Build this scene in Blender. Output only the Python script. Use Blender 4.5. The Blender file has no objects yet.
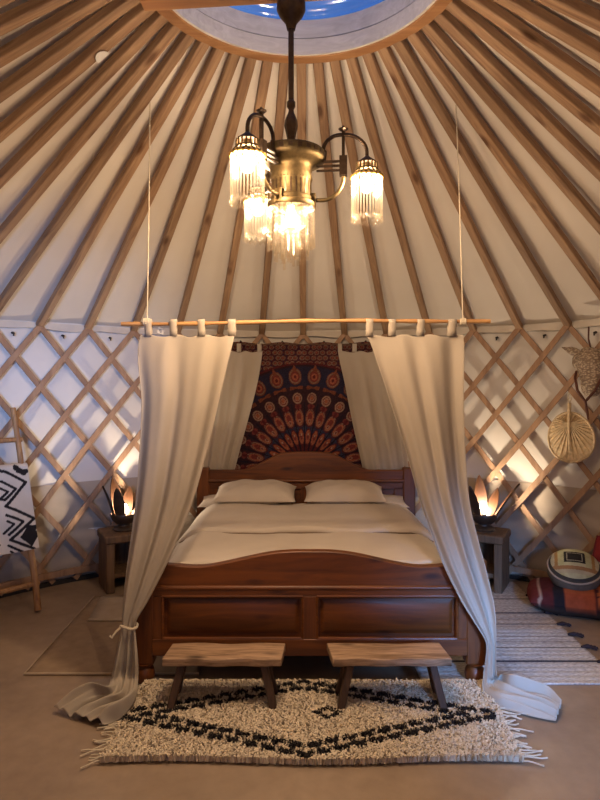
import bpy, math, random
import numpy as np
from mathutils import Vector, Matrix
random.seed(7)
S = bpy.context.scene
COL = S.collection
R = math.radians
CY = 2.36          # yurt centre (x = 0)
CAMZ = 1.52
F = 600.0
HY = 385.0

def P(x, y, d):
    return Vector(((x - 300) / F * d, d, CAMZ + (HY - y) / F * d))
def PF(x, y, z=0.0):
    d = (CAMZ - z) * F / (y - HY)
    return Vector(((x - 300) / F * d, d, z))
def ring(th, r, z=0.0):
    return Vector((r * math.sin(th), CY + r * math.cos(th), z))

# ------------------------------------------------------------------ materials
def new_mat(name):
    m = bpy.data.materials.new(name); m.use_nodes = True
    nt = m.node_tree; nt.nodes.clear()
    out = nt.nodes.new('ShaderNodeOutputMaterial')
    return m, nt, out
def nd(nt, t, **kw):
    n = nt.nodes.new(t)
    for k, v in kw.items():
        if k in n.inputs: n.inputs[k].default_value = v
        else: setattr(n, k, v)
    return n
def ramp(nt, stops):
    n = nt.nodes.new('ShaderNodeValToRGB')
    e = n.color_ramp.elements
    while len(e) < len(stops): e.new(0.5)
    for i, (p, c) in enumerate(stops):
        e[i].position = p; e[i].color = (*c, 1)
    return n
def c3(h):
    v = [int(h[i:i+2], 16) / 255 for i in (0, 2, 4)]
    return tuple(x / 12.92 if x <= .04045 else ((x + .055) / 1.055) ** 2.4 for x in v)

def cloth_mat(name, col, col2=None, scale=6.0, bump=.15, fine=350, transl=0.0, rough=.9, attr=None):
    m, nt, out = new_mat(name)
    L = nt.links.new
    tc = nd(nt, 'ShaderNodeTexCoord')
    n1 = nd(nt, 'ShaderNodeTexNoise', Scale=scale, Detail=4.0)
    L(tc.outputs['Object'], n1.inputs['Vector'])
    col2 = col2 or tuple(c * .86 for c in col)
    rp = ramp(nt, [(.3, col2), (.7, col)]); L(n1.outputs['Fac'], rp.inputs['Fac'])
    n2 = nd(nt, 'ShaderNodeTexNoise', Scale=float(fine), Detail=2.0)
    L(tc.outputs['Object'], n2.inputs['Vector'])
    bp = nd(nt, 'ShaderNodeBump', Strength=bump, Distance=.004); L(n2.outputs['Fac'], bp.inputs['Height'])
    b = nd(nt, 'ShaderNodeBsdfPrincipled', Roughness=rough)
    b.inputs['Specular IOR Level'].default_value = .15
    src = rp.outputs['Color']
    if attr:
        at = nd(nt, 'ShaderNodeAttribute', attribute_name=attr)
        mx = nd(nt, 'ShaderNodeMix', data_type='RGBA', blend_type='MULTIPLY'); mx.inputs[0].default_value = 1
        L(at.outputs['Color'], mx.inputs[6]); L(rp.outputs['Color'], mx.inputs[7]); src = mx.outputs[2]
    L(src, b.inputs['Base Color']); L(bp.outputs['Normal'], b.inputs['Normal'])
    if transl > 0:
        t = nd(nt, 'ShaderNodeBsdfTranslucent'); L(src, t.inputs['Color']); L(bp.outputs['Normal'], t.inputs['Normal'])
        ms = nd(nt, 'ShaderNodeMixShader', Fac=transl); L(b.outputs[0], ms.inputs[1]); L(t.outputs[0], ms.inputs[2])
        L(ms.outputs[0], out.inputs[0])
    else:
        L(b.outputs[0], out.inputs[0])
    return m

def wood_mat(name, dark, light, axis='X', scale=1.0, rough=.5, knots=True, knotcol=None, coat=0.0, var=.0):
    m, nt, out = new_mat(name)
    L = nt.links.new
    tc = nd(nt, 'ShaderNodeTexCoord'); oi = nd(nt, 'ShaderNodeObjectInfo')
    mp = nd(nt, 'ShaderNodeMapping')
    st = {'X': (1.0, 12, 12), 'Y': (12, 1.0, 12), 'Z': (12, 12, 1.0)}[axis]
    mp.inputs['Scale'].default_value = [s * scale for s in st]
    ad = nd(nt, 'ShaderNodeVectorMath', operation='ADD')
    sc = nd(nt, 'ShaderNodeVectorMath', operation='SCALE'); sc.inputs[0].default_value = (7.3, 3.1, 5.7)
    L(oi.outputs['Random'], sc.inputs['Scale'])
    L(tc.outputs['Object'], ad.inputs[0]); L(sc.outputs[0], ad.inputs[1]); L(ad.outputs[0], mp.inputs['Vector'])
    n1 = nd(nt, 'ShaderNodeTexNoise', Scale=2.2, Detail=6.0, Roughness=.6, Distortion=1.2)
    L(mp.outputs[0], n1.inputs['Vector'])
    rp = ramp(nt, [(.28, dark), (.72, light)]); L(n1.outputs['Fac'], rp.inputs['Fac'])
    src = rp.outputs['Color']
    if knots:
        mp2 = nd(nt, 'ShaderNodeMapping')
        s2 = {'X': (3, 9, 9), 'Y': (9, 3, 9), 'Z': (9, 9, 3)}[axis]
        mp2.inputs['Scale'].default_value = s2; L(ad.outputs[0], mp2.inputs['Vector'])
        vo = nd(nt, 'ShaderNodeTexVoronoi', Scale=1.0); L(mp2.outputs[0], vo.inputs['Vector'])
        kr = ramp(nt, [(.07, (1, 1, 1)), (.20, (0, 0, 0))]); L(vo.outputs['Distance'], kr.inputs['Fac'])
        mx = nd(nt, 'ShaderNodeMix', data_type='RGBA'); L(kr.outputs['Color'], mx.inputs[0]); L(src, mx.inputs[6])
        mx.inputs[7].default_value = (*(knotcol or tuple(c * .35 for c in dark)), 1)
        src = mx.outputs[2]
    if var:
        hs = nd(nt, 'ShaderNodeHueSaturation'); mr = nd(nt, 'ShaderNodeMapRange')
        mr.inputs['To Min'].default_value = 1 - var; mr.inputs['To Max'].default_value = 1 + var
        L(oi.outputs['Random'], mr.inputs['Value']); L(mr.outputs[0], hs.inputs['Value']); L(src, hs.inputs['Color']); src = hs.outputs[0]
    b = nd(nt, 'ShaderNodeBsdfPrincipled', Roughness=rough)
    b.inputs['Coat Weight'].default_value = coat; b.inputs['Coat Roughness'].default_value = .25
    bp = nd(nt, 'ShaderNodeBump', Strength=.25, Distance=.003); L(n1.outputs['Fac'], bp.inputs['Height'])
    L(src, b.inputs['Base Color']); L(bp.outputs['Normal'], b.inputs['Normal']); L(b.outputs[0], out.inputs[0])
    return m

def plain(name, col, rough=.5, metal=0.0, nscale=30, var=.25, bump=.1, attr=None):
    m, nt, out = new_mat(name); L = nt.links.new
    tc = nd(nt, 'ShaderNodeTexCoord')
    n1 = nd(nt, 'ShaderNodeTexNoise', Scale=float(nscale), Detail=5.0); L(tc.outputs['Object'], n1.inputs['Vector'])
    b = nd(nt, 'ShaderNodeBsdfPrincipled', Roughness=rough, Metallic=metal)
    rp = ramp(nt, [(.3, tuple(c * (1 - var) for c in col)), (.7, tuple(min(1, c * (1 + var * .4)) for c in col))])
    L(n1.outputs['Fac'], rp.inputs['Fac'])
    if attr:
        at = nd(nt, 'ShaderNodeAttribute', attribute_name=attr)
        mx = nd(nt, 'ShaderNodeMix', data_type='RGBA', blend_type='MULTIPLY'); mx.inputs[0].default_value = 1
        L(at.outputs['Color'], mx.inputs[6]); L(rp.outputs['Color'], mx.inputs[7]); L(mx.outputs[2], b.inputs['Base Color'])
    else:
        L(rp.outputs['Color'], b.inputs['Base Color'])
    bp = nd(nt, 'ShaderNodeBump', Strength=bump, Distance=.004); L(n1.outputs['Fac'], bp.inputs['Height'])
    L(bp.outputs['Normal'], b.inputs['Normal']); L(b.outputs[0], out.inputs[0])
    return m

M = {}
M['roof'] = cloth_mat('roof_canvas', (.74, .68, .60), (.68, .61, .53), scale=1.5, bump=.08, fine=200)
M['wall'] = cloth_mat('wall_canvas', (.66, .62, .58), (.60, .56, .51), scale=2.5, bump=.08, fine=200)
M['skirt'] = cloth_mat('skirt_canvas', (.41, .34, .28), (.35, .29, .235), scale=4, bump=.1, fine=150)  # wrinkled brown lower cloth, darkened further for the shade low on the wall
M['belt'] = cloth_mat('belt_canvas', (.62, .56, .48), scale=8)
M['pole'] = wood_mat('pine_pole', c3('765740'), c3('ab8a68'), 'X', 1.0, .6, True, c3('5a3a20'), var=.15)
M['slat'] = wood_mat('lattice_wood', c3('7f604a'), c3('a98668'), 'Z', .5, .65, False)
M['crown'] = wood_mat('crown_wood', c3('8a5c38'), c3('b88a5c'), 'X', .4, .55, False)
M['lining'] = wood_mat('whitewashed_wood', (.58, .54, .48), (.80, .76, .70), 'X', .9, .5, False)
M['bed'] = wood_mat('varnished_pine', c3('452006'), c3('733d0e'), 'X', .8, .48, True, c3('34150a'), coat=.08)
M['bedz'] = wood_mat('varnished_pine_upright', c3('452006'), c3('733d0e'), 'Z', .8, .48, True, c3('34150a'), coat=.08)
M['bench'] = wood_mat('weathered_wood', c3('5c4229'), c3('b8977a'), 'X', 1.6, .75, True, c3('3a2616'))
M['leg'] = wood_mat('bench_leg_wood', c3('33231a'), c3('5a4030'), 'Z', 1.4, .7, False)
M['stand'] = wood_mat('stool_wood', c3('453222'), c3('75593f'), 'Z', 1.0, .7, True, c3('3a2618'))
M['ladder'] = wood_mat('ladder_wood', c3('82593a'), c3('b08858'), 'Z', 1.3, .6, True)
M['stick'] = wood_mat('stick_wood', c3('8a6038'), c3('b88d5a'), 'X', 1.2, .6, True)
M['curtain'] = cloth_mat('curtain_cotton', (.49, .425, .355), (.44, .38, .31), scale=3, bump=.12, fine=500, transl=.18)
M['sheet'] = cloth_mat('bed_linen', (.50, .44, .385), (.46, .40, .345), scale=5, bump=.1, fine=300)
M['rope'] = cloth_mat('rope', (.60, .52, .40), scale=40, bump=.4, fine=200)
M['darkcord'] = cloth_mat('dark_cord', (.10, .06, .04), scale=40)
M['brass'] = plain('aged_brass', (.12, .085, .042), .55, 1.0, 60, .35)
M['bronze'] = plain('dark_bronze', (.07, .045, .03), .4, .9, 60, .3)
M['gold'] = plain('gold_beads', (.75, .48, .14), .35, .8, 60, .2)
M['pile'] = cloth_mat('wool_pile', (.62, .53, .41), (.55, .46, .35), scale=20, bump=.2, attr='Col')
M['rugbase'] = cloth_mat('rug_backing', (.42, .35, .26), scale=20)
M['jute'] = cloth_mat('jute_weave', (.30, .215, .145), (.24, .17, .115), scale=14, bump=.4, fine=180)
M['jutelight'] = cloth_mat('jute_light', (.40, .32, .25), (.34, .27, .20), scale=14, bump=.3, fine=180)
M['tassel'] = cloth_mat('tassel', (.04, .03, .035), scale=30)
M['black'] = plain('black_rubber', (.02, .017, .015), .6)
M['shell'] = plain('dark_shell', (.045, .026, .016), .45, 0, 50, .4)
M['copper'] = plain('copper_inner', (.045, .016, .005), .5, .2, 40, .25)
M['tap'] = cloth_mat('printed_cotton', (1, 1, 1), (.8, .8, .8), scale=8, attr='Col')
M['blanket'] = cloth_mat('woven_blanket', (1, 1, 1), (.92, .92, .92), scale=15, bump=.3, fine=260, attr='Col')
M['kilim'] = cloth_mat('kilim', (1, 1, 1), (.75, .75, .75), scale=25, bump=.4, fine=200, attr='Col')
M['palm'] = plain('palm_leaf', (.62, .47, .28), .6, 0, 40, .35, .3)
M['wicker'] = None
M['leather'] = plain('dark_leather', (.09, .025, .015), .5)
M['paper'] = plain('white_card', (.75, .72, .68), .8, 0, 10, .05)
M['floor'] = None

# floor: warm mottled screed
m, nt, out = new_mat('screed_floor'); L = nt.links.new
tc = nd(nt, 'ShaderNodeTexCoord')
n1 = nd(nt, 'ShaderNodeTexNoise', Scale=1.6, Detail=8.0, Roughness=.65); L(tc.outputs['Object'], n1.inputs['Vector'])
n2 = nd(nt, 'ShaderNodeTexNoise', Scale=14.0, Detail=4.0); L(tc.outputs['Object'], n2.inputs['Vector'])
ma = nd(nt, 'ShaderNodeMix', data_type='FLOAT'); ma.inputs[0].default_value = .3
L(n1.outputs['Fac'], ma.inputs[2]); L(n2.outputs['Fac'], ma.inputs[3])
rp = ramp(nt, [(.32, (.20, .14, .095)), (.68, (.33, .24, .165))]); L(ma.outputs[0], rp.inputs['Fac'])
b = nd(nt, 'ShaderNodeBsdfPrincipled', Roughness=.5); L(rp.outputs['Color'], b.inputs['Base Color'])
bp = nd(nt, 'ShaderNodeBump', Strength=.08, Distance=.004); L(n2.outputs['Fac'], bp.inputs['Height']); L(bp.outputs['Normal'], b.inputs['Normal'])
L(b.outputs[0], out.inputs[0]); M['floor'] = m

# striped rag rug: pale weave, dark thin stripes along local y
m, nt, out = new_mat('striped_weave'); L = nt.links.new
tc = nd(nt, 'ShaderNodeTexCoord'); sx = nd(nt, 'ShaderNodeSeparateXYZ'); L(tc.outputs['Object'], sx.inputs[0])
mp = nd(nt, 'ShaderNodeMapping'); mp.inputs['Scale'].default_value = (40, 160, 1); L(tc.outputs['Object'], mp.inputs['Vector'])
n1 = nd(nt, 'ShaderNodeTexNoise', Scale=1.0, Detail=3.0); L(mp.outputs[0], n1.inputs['Vector'])
rp = ramp(nt, [(.35, (.30, .27, .25)), (.62, (.60, .57, .53))]); L(n1.outputs['Fac'], rp.inputs['Fac'])
at = nd(nt, 'ShaderNodeAttribute', attribute_name='Col')
mx = nd(nt, 'ShaderNodeMix', data_type='RGBA', blend_type='MULTIPLY'); mx.inputs[0].default_value = 1
L(at.outputs['Color'], mx.inputs[6]); L(rp.outputs['Color'], mx.inputs[7])
b = nd(nt, 'ShaderNodeBsdfPrincipled', Roughness=.95); L(mx.outputs[2], b.inputs['Base Color'])
bp = nd(nt, 'ShaderNodeBump', Strength=.4, Distance=.005); L(n1.outputs['Fac'], bp.inputs['Height']); L(bp.outputs['Normal'], b.inputs['Normal'])
L(b.outputs[0], out.inputs[0]); M['stripe'] = m

# wicker: braided bump
m, nt, out = new_mat('wicker'); L = nt.links.new
tc = nd(nt, 'ShaderNodeTexCoord')
mp = nd(nt, 'ShaderNodeMapping'); mp.inputs['Scale'].default_value = (60, 60, 85); L(tc.outputs['Object'], mp.inputs['Vector'])
ck = nd(nt, 'ShaderNodeTexVoronoi', Scale=1.0); L(mp.outputs[0], ck.inputs['Vector'])
rp = ramp(nt, [(.1, (.58, .48, .36)), (.65, (.20, .14, .10))]); L(ck.outputs['Distance'], rp.inputs['Fac'])
b = nd(nt, 'ShaderNodeBsdfPrincipled', Roughness=.6); L(rp.outputs['Color'], b.inputs['Base Color'])
bp = nd(nt, 'ShaderNodeBump', Strength=.8, Distance=.008, invert=True); L(ck.outputs['Distance'], bp.inputs['Height']); L(bp.outputs['Normal'], b.inputs['Normal'])
L(b.outputs[0], out.inputs[0]); M['wicker'] = m

# clear rods / beads
def crystal(name, tr, di, gl, tint):
    m, nt, out = new_mat(name); L = nt.links.new
    t = nd(nt, 'ShaderNodeBsdfTransparent'); t.inputs[0].default_value = (*tint, 1)
    d = nd(nt, 'ShaderNodeBsdfTranslucent'); d.inputs[0].default_value = (.95, .9, .82, 1)
    g = nd(nt, 'ShaderNodeBsdfGlossy', Roughness=.08); g.inputs[0].default_value = (.95, .93, .9, 1)
    m1 = nd(nt, 'ShaderNodeMixShader', Fac=di / (tr + di)); L(t.outputs[0], m1.inputs[1]); L(d.outputs[0], m1.inputs[2])
    fr = nd(nt, 'ShaderNodeFresnel', IOR=1.5)
    m2 = nd(nt, 'ShaderNodeMixShader', Fac=gl); L(m1.outputs[0], m2.inputs[1]); L(g.outputs[0], m2.inputs[2])
    L(m2.outputs[0], out.inputs[0]); return m
M['rod'] = crystal('glass_rod', .984, .016, .03, (.93, .89, .82))
M['bead'] = crystal('glass_bead', .986, .014, .035, (.92, .88, .82))
M['pane'] = crystal('clear_dome', .92, .02, .06, (.85, .92, 1.0))
def bulbmat(name, col, s):
    m, nt, out = new_mat(name); L = nt.links.new
    e = nd(nt, 'ShaderNodeEmission', Strength=s); e.inputs[0].default_value = (*col, 1)
    t = nd(nt, 'ShaderNodeBsdfTransparent')
    a = nd(nt, 'ShaderNodeAddShader'); L(e.outputs[0], a.inputs[0]); L(t.outputs[0], a.inputs[1]); L(a.outputs[0], out.inputs[0]); return m
WARM = (1.0, .73, .48)
M['bulb'] = bulbmat('bulb_glow', (1, .80, .52), 14)
M['bulb2'] = bulbmat('bulb_glow_small', (1, .84, .60), 25)

# ------------------------------------------------------------------ mesh builder
class MB:
    def __init__(s): s.v = []; s.f = []; s.mi = []; s.cur = 0
    def add(s, vs, fs):
        o = len(s.v); s.v += [Vector(p) for p in vs]
        for q in fs: s.f.append([o + i for i in q]); s.mi.append(s.cur)
        return s
    def box(s, c, size, rot=None):
        hx, hy, hz = [q / 2 for q in size]; c = Vector(c)
        vs = [Vector((x, y, z)) for x in (-hx, hx) for y in (-hy, hy) for z in (-hz, hz)]
        if rot is not None: vs = [rot @ p for p in vs]
        return s.add([c + p for p in vs], [(0, 1, 3, 2), (4, 6, 7, 5), (0, 4, 5, 1), (2, 3, 7, 6), (0, 2, 6, 4), (1, 5, 7, 3)])
    def hexa(s, b4, t4):
        return s.add(list(b4) + list(t4), [(3, 2, 1, 0), (4, 5, 6, 7), (0, 1, 5, 4), (1, 2, 6, 5), (2, 3, 7, 6), (3, 0, 4, 7)])
    def bar(s, a, b, w, h, up):
        a, b = Vector(a), Vector(b); t = (b - a).normalized(); up = Vector(up)
        sd = t.cross(up).normalized(); u = sd.cross(t).normalized()
        q = [(-w/2, -h/2), (w/2, -h/2), (w/2, h/2), (-w/2, h/2)]
        return s.hexa([a + sd * x + u * y for x, y in q], [b + sd * x + u * y for x, y in q])
    def tube(s, pts, r, n=10, cap=True):
        pts = [Vector(p) for p in pts]; k = len(pts)
        rs = r if isinstance(r, (list, tuple)) else [r] * k
        vs = []; prev = None
        for i, p in enumerate(pts):
            t = (pts[min(i + 1, k - 1)] - pts[max(i - 1, 0)]).normalized()
            if prev is None:
                a = Vector((0, 0, 1)) if abs(t.z) < .9 else Vector((1, 0, 0))
                u = t.cross(a).normalized()
            else:
                u = (prev - t * prev.dot(t)).normalized()
            prev = u; w = t.cross(u)
            for j in range(n):
                an = 2 * math.pi * j / n
                vs.append(p + (u * math.cos(an) + w * math.sin(an)) * rs[i])
        fs = [(i*n+j, i*n+(j+1) % n, (i+1)*n+(j+1) % n, (i+1)*n+j) for i in range(k - 1) for j in range(n)]
        if cap: fs += [tuple(range(n))[::-1], tuple((k-1)*n + j for j in range(n))]
        return s.add(vs, fs)
    def lathe(s, prof, n=24, c=(0, 0, 0), cap=True, sx=1, sy=1):
        c = Vector(c); vs = []
        for r, z in prof:
            for j in range(n):
                a = 2 * math.pi * j / n
                vs.append(c + Vector((r * sx * math.cos(a), r * sy * math.sin(a), z)))
        k = len(prof)
        fs = [(i*n+j, i*n+(j+1) % n, (i+1)*n+(j+1) % n, (i+1)*n+j) for i in range(k - 1) for j in range(n)]
        if cap: fs += [tuple(range(n))[::-1], tuple((k-1)*n + j for j in range(n))]
        return s.add(vs, fs)
    def grid(s, fn, nu, nv, wrap=False):
        vs = [fn(i / nu, j / nv) for j in range(nv + 1) for i in range(nu + 1)]
        w = nu + 1
        return s.add(vs, [(j*w+i, j*w+i+1, (j+1)*w+i+1, (j+1)*w+i) for j in range(nv) for i in range(nu)])
    def prism(s, outline, y0, y1):
        n = len(outline)
        vs = [(x, y0, z) for x, z in outline] + [(x, y1, z) for x, z in outline]
        fs = [tuple(range(n)), tuple(range(2*n - 1, n - 1, -1))]
        fs += [(i, n + i, n + (i + 1) % n, (i + 1) % n) for i in range(n)]
        return s.add(vs, fs)
    def build(s, name, mats, parent=None, loc=None, smooth=True, ang=40, bevel=0, solid=0, local=False, sub=0, off=0):
        """verts in world space unless local; parent must be an unrotated Empty for world verts"""
        me = bpy.data.meshes.new(name)
        o = bpy.data.objects.new(name, me); COL.objects.link(o)
        base = Vector((0, 0, 0))
        if parent is not None:
            o.parent = parent
            if not local: base = wloc(parent)
        elif loc is not None:
            base = Vector(loc); o.location = base
        vs = [tuple(p - base) for p in s.v] if not local else [tuple(p) for p in s.v]
        me.from_pydata(vs, [], s.f)
        if not isinstance(mats, (list, tuple)): mats = [mats]
        for q in mats: me.materials.append(q)
        if len(mats) > 1: me.polygons.foreach_set('material_index', s.mi)
        if smooth:
            me.shade_smooth()
            if ang < 180: me.set_sharp_from_angle(angle=R(ang))
        if solid:
            md = o.modifiers.new('Solidify', 'SOLIDIFY'); md.thickness = solid; md.offset = off
        if bevel:
            md = o.modifiers.new('Bevel', 'BEVEL'); md.width = bevel; md.segments = 2; md.limit_method = 'ANGLE'; md.angle_limit = R(40)
        if sub:
            md = o.modifiers.new('Subsurf', 'SUBSURF'); md.levels = sub; md.render_levels = sub
        me.update()
        return o
def wloc(o):
    v = Vector((0, 0, 0))
    while o is not None:
        v += o.location; o = o.parent
    return v
def vcol(o, cols):
    me = o.data
    at = me.color_attributes.new('Col', 'FLOAT_COLOR', 'POINT')
    a = np.ones((len(me.vertices), 4), dtype=np.float32); a[:, :3] = cols
    at.data.foreach_set('color', a.ravel())

def tag(o, label, cat, group=None):
    o['label'] = label; o['category'] = cat
    if group: o['group'] = group
    return o
def thing(name, label, cat, loc, rotz=0, group=None):
    o = bpy.data.objects.new(name, None); COL.objects.link(o)
    o.empty_display_size = .05
    o.location = loc; o.rotation_euler = (0, 0, rotz)
    return tag(o, label, cat, group)
def struct(o): o['kind'] = 'structure'; return o
def sempty(name, loc=(0, 0, 0)):
    o = bpy.data.objects.new(name, None); COL.objects.link(o); o.location = loc; o['kind'] = 'structure'; return o
def dup(root, loc, rotz, label, group=None, mirror=False):
    r = root.copy(); COL.objects.link(r); r.location = loc; r.rotation_euler = (0, 0, rotz); r['label'] = label
    if group: r['group'] = group
    for ch in list(root.children):
        c = ch.copy(); COL.objects.link(c); c.parent = r
        for g in list(ch.children):
            d = g.copy(); COL.objects.link(d); d.parent = c
    return r

# ------------------------------------------------------------------ SETTING
RW, ZW = 2.90, 1.95          # wall radius and height
RC, ZC = .64, 3.155           # crown outer radius / height
b = MB(); N = 96
b.add([ring(2*math.pi*i/N, 3.05, 0) for i in range(N)], [tuple(range(N))[::-1]])
b.add([ring(2*math.pi*i/N, 3.05, -.06) for i in range(N)], [tuple(range(N))])
struct(b.build('floor', M['floor'], loc=(0, CY, 0)))

# door opening behind the camera
DA = R(174); DH = R(11.5)          # centre direction and half angle
def wall_patch(z0, z1, mat_name, name, wr=0.0, r0=RW):
    b = MB(); n = 220; k = 14 if wr else 6
    a0 = DA + DH; span = 2 * math.pi - 2 * DH
    def fn(u, v):
        a = a0 + span * u; z = z0 + (z1 - z0) * v
        r = r0
        if wr:
            r += wr * math.sin(math.pi * min(1, v * 1.02)) ** .7 * (math.sin(z * 34 + 2.0 * math.sin(a * 9.0)) * .6 + math.sin(z * 61 + 3 * math.sin(a * 14 + 1))*.3)
        else:
            r += .006 * math.sin(a * 25) * math.sin(math.pi * v)
        return ring(a, r, z)
    b.grid(fn, n * (2 if wr else 1), k * (3 if wr else 1))
    o = b.build(name, M[mat_name], loc=(0, CY, 0), ang=180)
    return o
wo = struct(wall_patch(0, ZW + .07, 'wall', 'wall_back', 0, RW + .03))
sk = wall_patch(.0, .76, 'skirt', 'skirt_lining', .012, RW + .018)
sk.parent = wo; sk.location = (0, 0, 0)
# wall strip over the door
b = MB()
b.grid(lambda u, v: ring(DA - DH + 2 * DH * u, RW + .03, 1.9 + (ZW + .07 - 1.9) * v), 12, 2)
o = b.build('lintel_canvas', M['wall'], parent=None, loc=(0, CY, 0)); o.parent = wo; o.location = (0, 0, 0)

# lattice wall
b = MB()
SP = 2 * math.pi / 50
def slat(a_top, sgn, rr):
    n = 14; w = .040; t = .013
    z1 = ZW + .01; z0 = .03
    rings = []
    for i in range(n + 1):
        z = z1 + (z0 - z1) * i / n
        a = a_top + sgn * (z1 - z) / .45 * SP
        p = ring(a, rr, z)
        T = Vector((math.cos(a) * rr * SP / .45 * sgn, -math.sin(a) * rr * SP / .45 * sgn, -1)).normalized()
        nr = Vector((math.sin(a), math.cos(a), 0))
        sd = T.cross(nr).normalized()
        rings.append([p + sd * x + nr * y for x, y in ((-w/2, -t/2), (w/2, -t/2), (w/2, t/2), (-w/2, t/2))])
    vs = [q for rg in rings for q in rg]
    fs = [(i*4+j, i*4+(j+1) % 4, (i+1)*4+(j+1) % 4, (i+1)*4+j) for i in range(n) for j in range(4)]
    fs += [(3, 2, 1, 0), tuple(n*4 + j for j in range(4))]
    b.add(vs, fs)
A0 = R(.55)
for i in range(-22, 23):
    if abs(i) <= 20 or i * 1 > 20 or i < -20:
        if i > -21 - 0 or True:
            slat(A0 + i * SP, 1, RW - .042)
            slat(A0 + i * SP, -1, RW - .057)
lat = struct(b.build('trim_1', M['slat'], loc=(0, CY, 0)))
# belt cord + roof edge at the wall top, bottom rail, dark gap
def hoop(z0, z1, r0, r1, amp=0.0, a0=-2.75, a1=2.75):
    b = MB(); n = 150
    def ringat(a):
        w = amp * math.sin(a * 40) + amp * .6 * math.sin(a * 23 + 1)
        return [ring(a, r0, z0 + w), ring(a, r1, z0 + w), ring(a, r1, z1), ring(a, r0, z1)]
    vs = []
    for i in range(n + 1): vs += ringat(a0 + (a1 - a0) * i / n)
    fs = [(i*4+j, i*4+(j+1) % 4, (i+1)*4+(j+1) % 4, (i+1)*4+j) for i in range(n) for j in range(4)]
    return b.add(vs, fs)
struct(hoop(ZW - .012, ZW + .035, RW - .02, RW + .025, .006).build('trim_2', M['belt'], loc=(0, CY, 0)))
struct(hoop(.075, .12, RW - .085, RW - .068).build('trim_3', M['slat'], loc=(0, CY, 0)))
struct(hoop(0.0, .03, RW - .03, RW + .0).build('baseboard_back', M['black'], loc=(0, CY, 0)))
# small pegs under the belt
b = MB()
for i in range(-18, 19):
    a = A0 + (i + .5) * SP
    p = ring(a, RW - .03, ZW - .055); q = ring(a, RW - .0, ZW - .05)
    b.tube([q, p], .009, 8)
    b.tube([p, p + Vector((0, 0, -.02))], .006, 6)
struct(b.build('trim_4', M['black'], loc=(0, CY, 0)))

# ceiling canvas cone
b = MB()
def cone(u, v):
    a = 2 * math.pi * u
    r = (RW + .035) + (RC + .02 - RW - .035) * v
    z = ZW + .045 + (ZC + .045 - ZW - .045) * v
    sag = .012 * math.cos(a * 50) * math.sin(math.pi * v)
    return ring(a, r, z + sag + .004 * math.sin(a * 17 + v * 20))
b.grid(cone, 300, 14)
struct(b.build('ceiling', M['roof'], loc=(0, CY, 0), ang=180))

# crown: window in the roof
crown = sempty('window_1', (0, CY, ZC))
def ringbox(r0, r1, z0, z1, n=96):
    b = MB(); vs = []
    for i in range(n):
        a = 2 * math.pi * i / n
        vs += [ring(a, r0, z0), ring(a, r1, z0), ring(a, r1, z1), ring(a, r0, z1)]
    fs = [(i*4+j, i*4+(j+1) % 4, ((i+1) % n)*4+(j+1) % 4, ((i+1) % n)*4+j) for i in range(n) for j in range(4)]
    return b.add(vs, fs)
ringbox(.602, .668, ZC - .017, ZC + .06).build('crown_ring', M['crown'], parent=crown, bevel=.006)
ringbox(.588, .601, ZC - .012, ZC + .065).build('lower_lining', M['lining'], parent=crown)
ringbox(.592, .64, ZC + .071, ZC + .16).build('upper_lining', M['lining'], parent=crown)
ringbox(.596, .63, ZC + .060, ZC + .075).build('joint_strip', M['darkcord'], parent=crown)
b = MB()
dome = [(.615 * math.cos(t), ZC + .165 + .16 * math.sin(t)) for t in [i * math.pi / 2 / 8 for i in range(9)]]
dome[-1] = (.004, dome[-1][1])
b.lathe(dome, 48, (0, CY, 0), cap=False)
b.build('dome_pane', M['pane'], parent=crown, ang=180, solid=.004)
b = MB(); ca = R(1.5)
b.bar((-.63, CY + .028, 3.048), (.63, CY - .034, 3.085), .07, .042, (0, 0, 1))
for s_ in (-1, 1): b.box((s_ * .612, CY - s_ * .033, 3.105), (.05, .07, .12))
b.build('crossbar', M['crown'], parent=crown, bevel=.004)

# door behind the camera
door = sempty('door_1', ring(DA, RW, 0))
dn = Vector((math.sin(DA), math.cos(DA), 0)); dt = Vector((dn.y, -dn.x, 0))
dc = ring(DA, RW, 0); hw = RW * math.sin(DH)
b = MB()
for sgn in (-1, 1):
    p = dc + dt * sgn * (hw - .0) - dn * .04
    b.bar(p, p + Vector((0, 0, 1.92)), .10, .07, dn)
b.bar(dc - dt * hw + Vector((0, 0, 1.92)) - dn * .04, dc + dt * hw + Vector((0, 0, 1.92)) - dn * .04, .07, .10, (0, 0, 1))
b.build('door_frame', M['crown'], parent=door, bevel=.005)

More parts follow.
